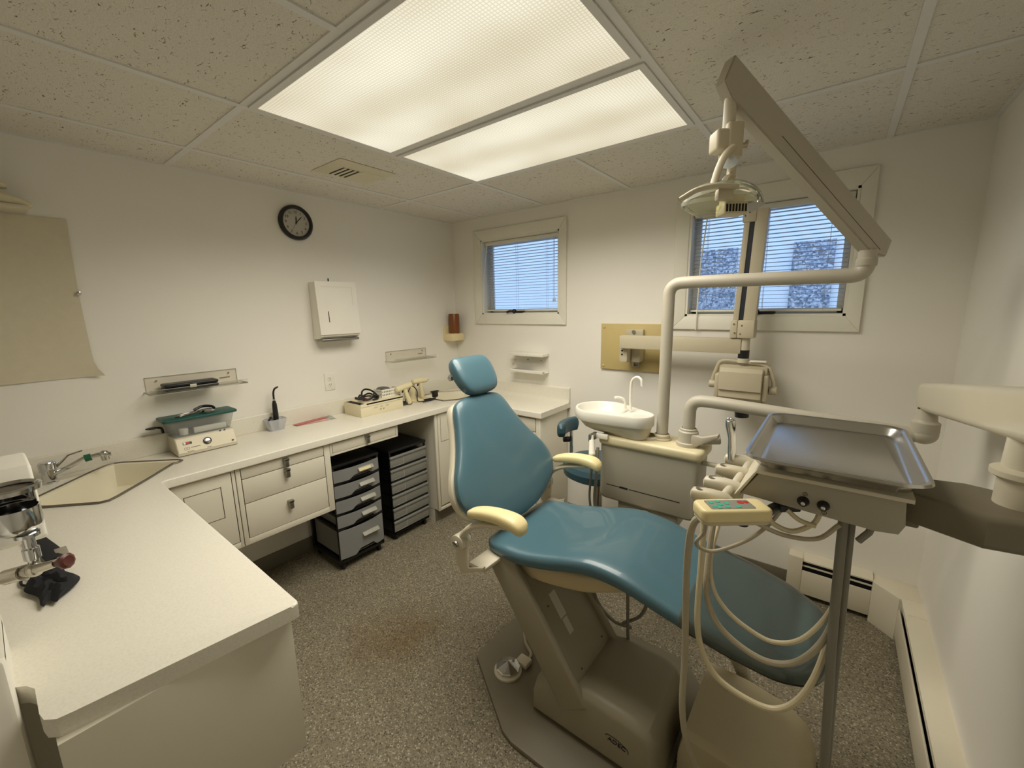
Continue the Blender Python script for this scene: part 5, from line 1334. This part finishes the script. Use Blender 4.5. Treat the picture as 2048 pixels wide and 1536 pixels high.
hh = MB().prism([(-.245, 1.25), (-.25, 1.20), (-.25, 1.155), (-.238, 1.15), (-.24, 1.115), (-.232, 1.11), (-.215, 1.075), (-.10, 1.075), (-.09, 1.25), (-.11, 1.27), (-.225, 1.27)], 2.215, 2.415, 'x', .006, 2)
obj('tube_head', hh, BEIGE, xr)
obj('head_side_cover', MB().box(2.19, 2.216, -.225, -.11, 1.10, 1.235, .010, 3), BEIGE, xr)
obj('head_side_cover', MB().box(2.414, 2.44, -.225, -.11, 1.10, 1.24, .010, 3), BEIGE, xr)
obj('head_shell_edge', MB().prism([(-.20, 1.275), (-.10, 1.29), (-.08, 1.28), (-.08, 1.10), (-.20, 1.09)], 2.205, 2.43, 'x', .006), BEIGE, xr)
obj('cone', MB().cyl((2.32, -.15, 1.08), (2.325, -.15, .995), .038, .034, n=24), BLACK, xr)

# ------------------------------------------------------------------ camera, light, world
cam = bpy.data.cameras.new('camera'); co = bpy.data.objects.new('camera', cam); COL.objects.link(co)
pit, rol, yaw = -.1808, -.0176, -.6636
fw = V((math.sin(yaw) * math.cos(pit), math.cos(yaw) * math.cos(pit), math.sin(pit)))
rt = V((math.cos(yaw), -math.sin(yaw), 0)); up = rt.cross(fw)
r2 = rt * math.cos(rol) + up * math.sin(rol); u2 = up * math.cos(rol) - rt * math.sin(rol)
co.matrix_world = M(((r2.x, u2.x, -fw.x, 2.6901), (r2.y, u2.y, -fw.y, -2.6464), (r2.z, u2.z, -fw.z, 1.6), (0, 0, 0, 1)))
cam.sensor_width = 36; cam.sensor_fit = 'HORIZONTAL'; cam.lens = 829.97 / 2048 * 36; cam.clip_start = .02
SC.camera = co

wd = bpy.data.worlds.new('world'); SC.world = wd; wd.use_nodes = True
N = wd.node_tree.nodes; L = wd.node_tree.links
bg = N['Background']
tcw = N.new('ShaderNodeTexCoord'); sxw = N.new('ShaderNodeSeparateXYZ'); L.new(tcw.outputs['Generated'], sxw.inputs[0])
rw = ramp(N, [(.45, (.16, .20, .26, 1)), (.55, (.46, .63, 1.0, 1))]); 
mw = N.new('ShaderNodeMath'); mw.operation = 'MULTIPLY_ADD'; mw.inputs[1].default_value = .5; mw.inputs[2].default_value = .5
L.new(sxw.outputs['Z'], mw.inputs[0]); L.new(mw.outputs[0], rw.inputs[0]); L.new(rw.outputs[0], bg.inputs[0])
bg.inputs[1].default_value = 2.7

vs = SC.view_settings
vs.view_transform = 'Standard'; vs.look = 'None'; vs.gamma = 1; vs.use_curve_mapping = False; vs.exposure = 0.0
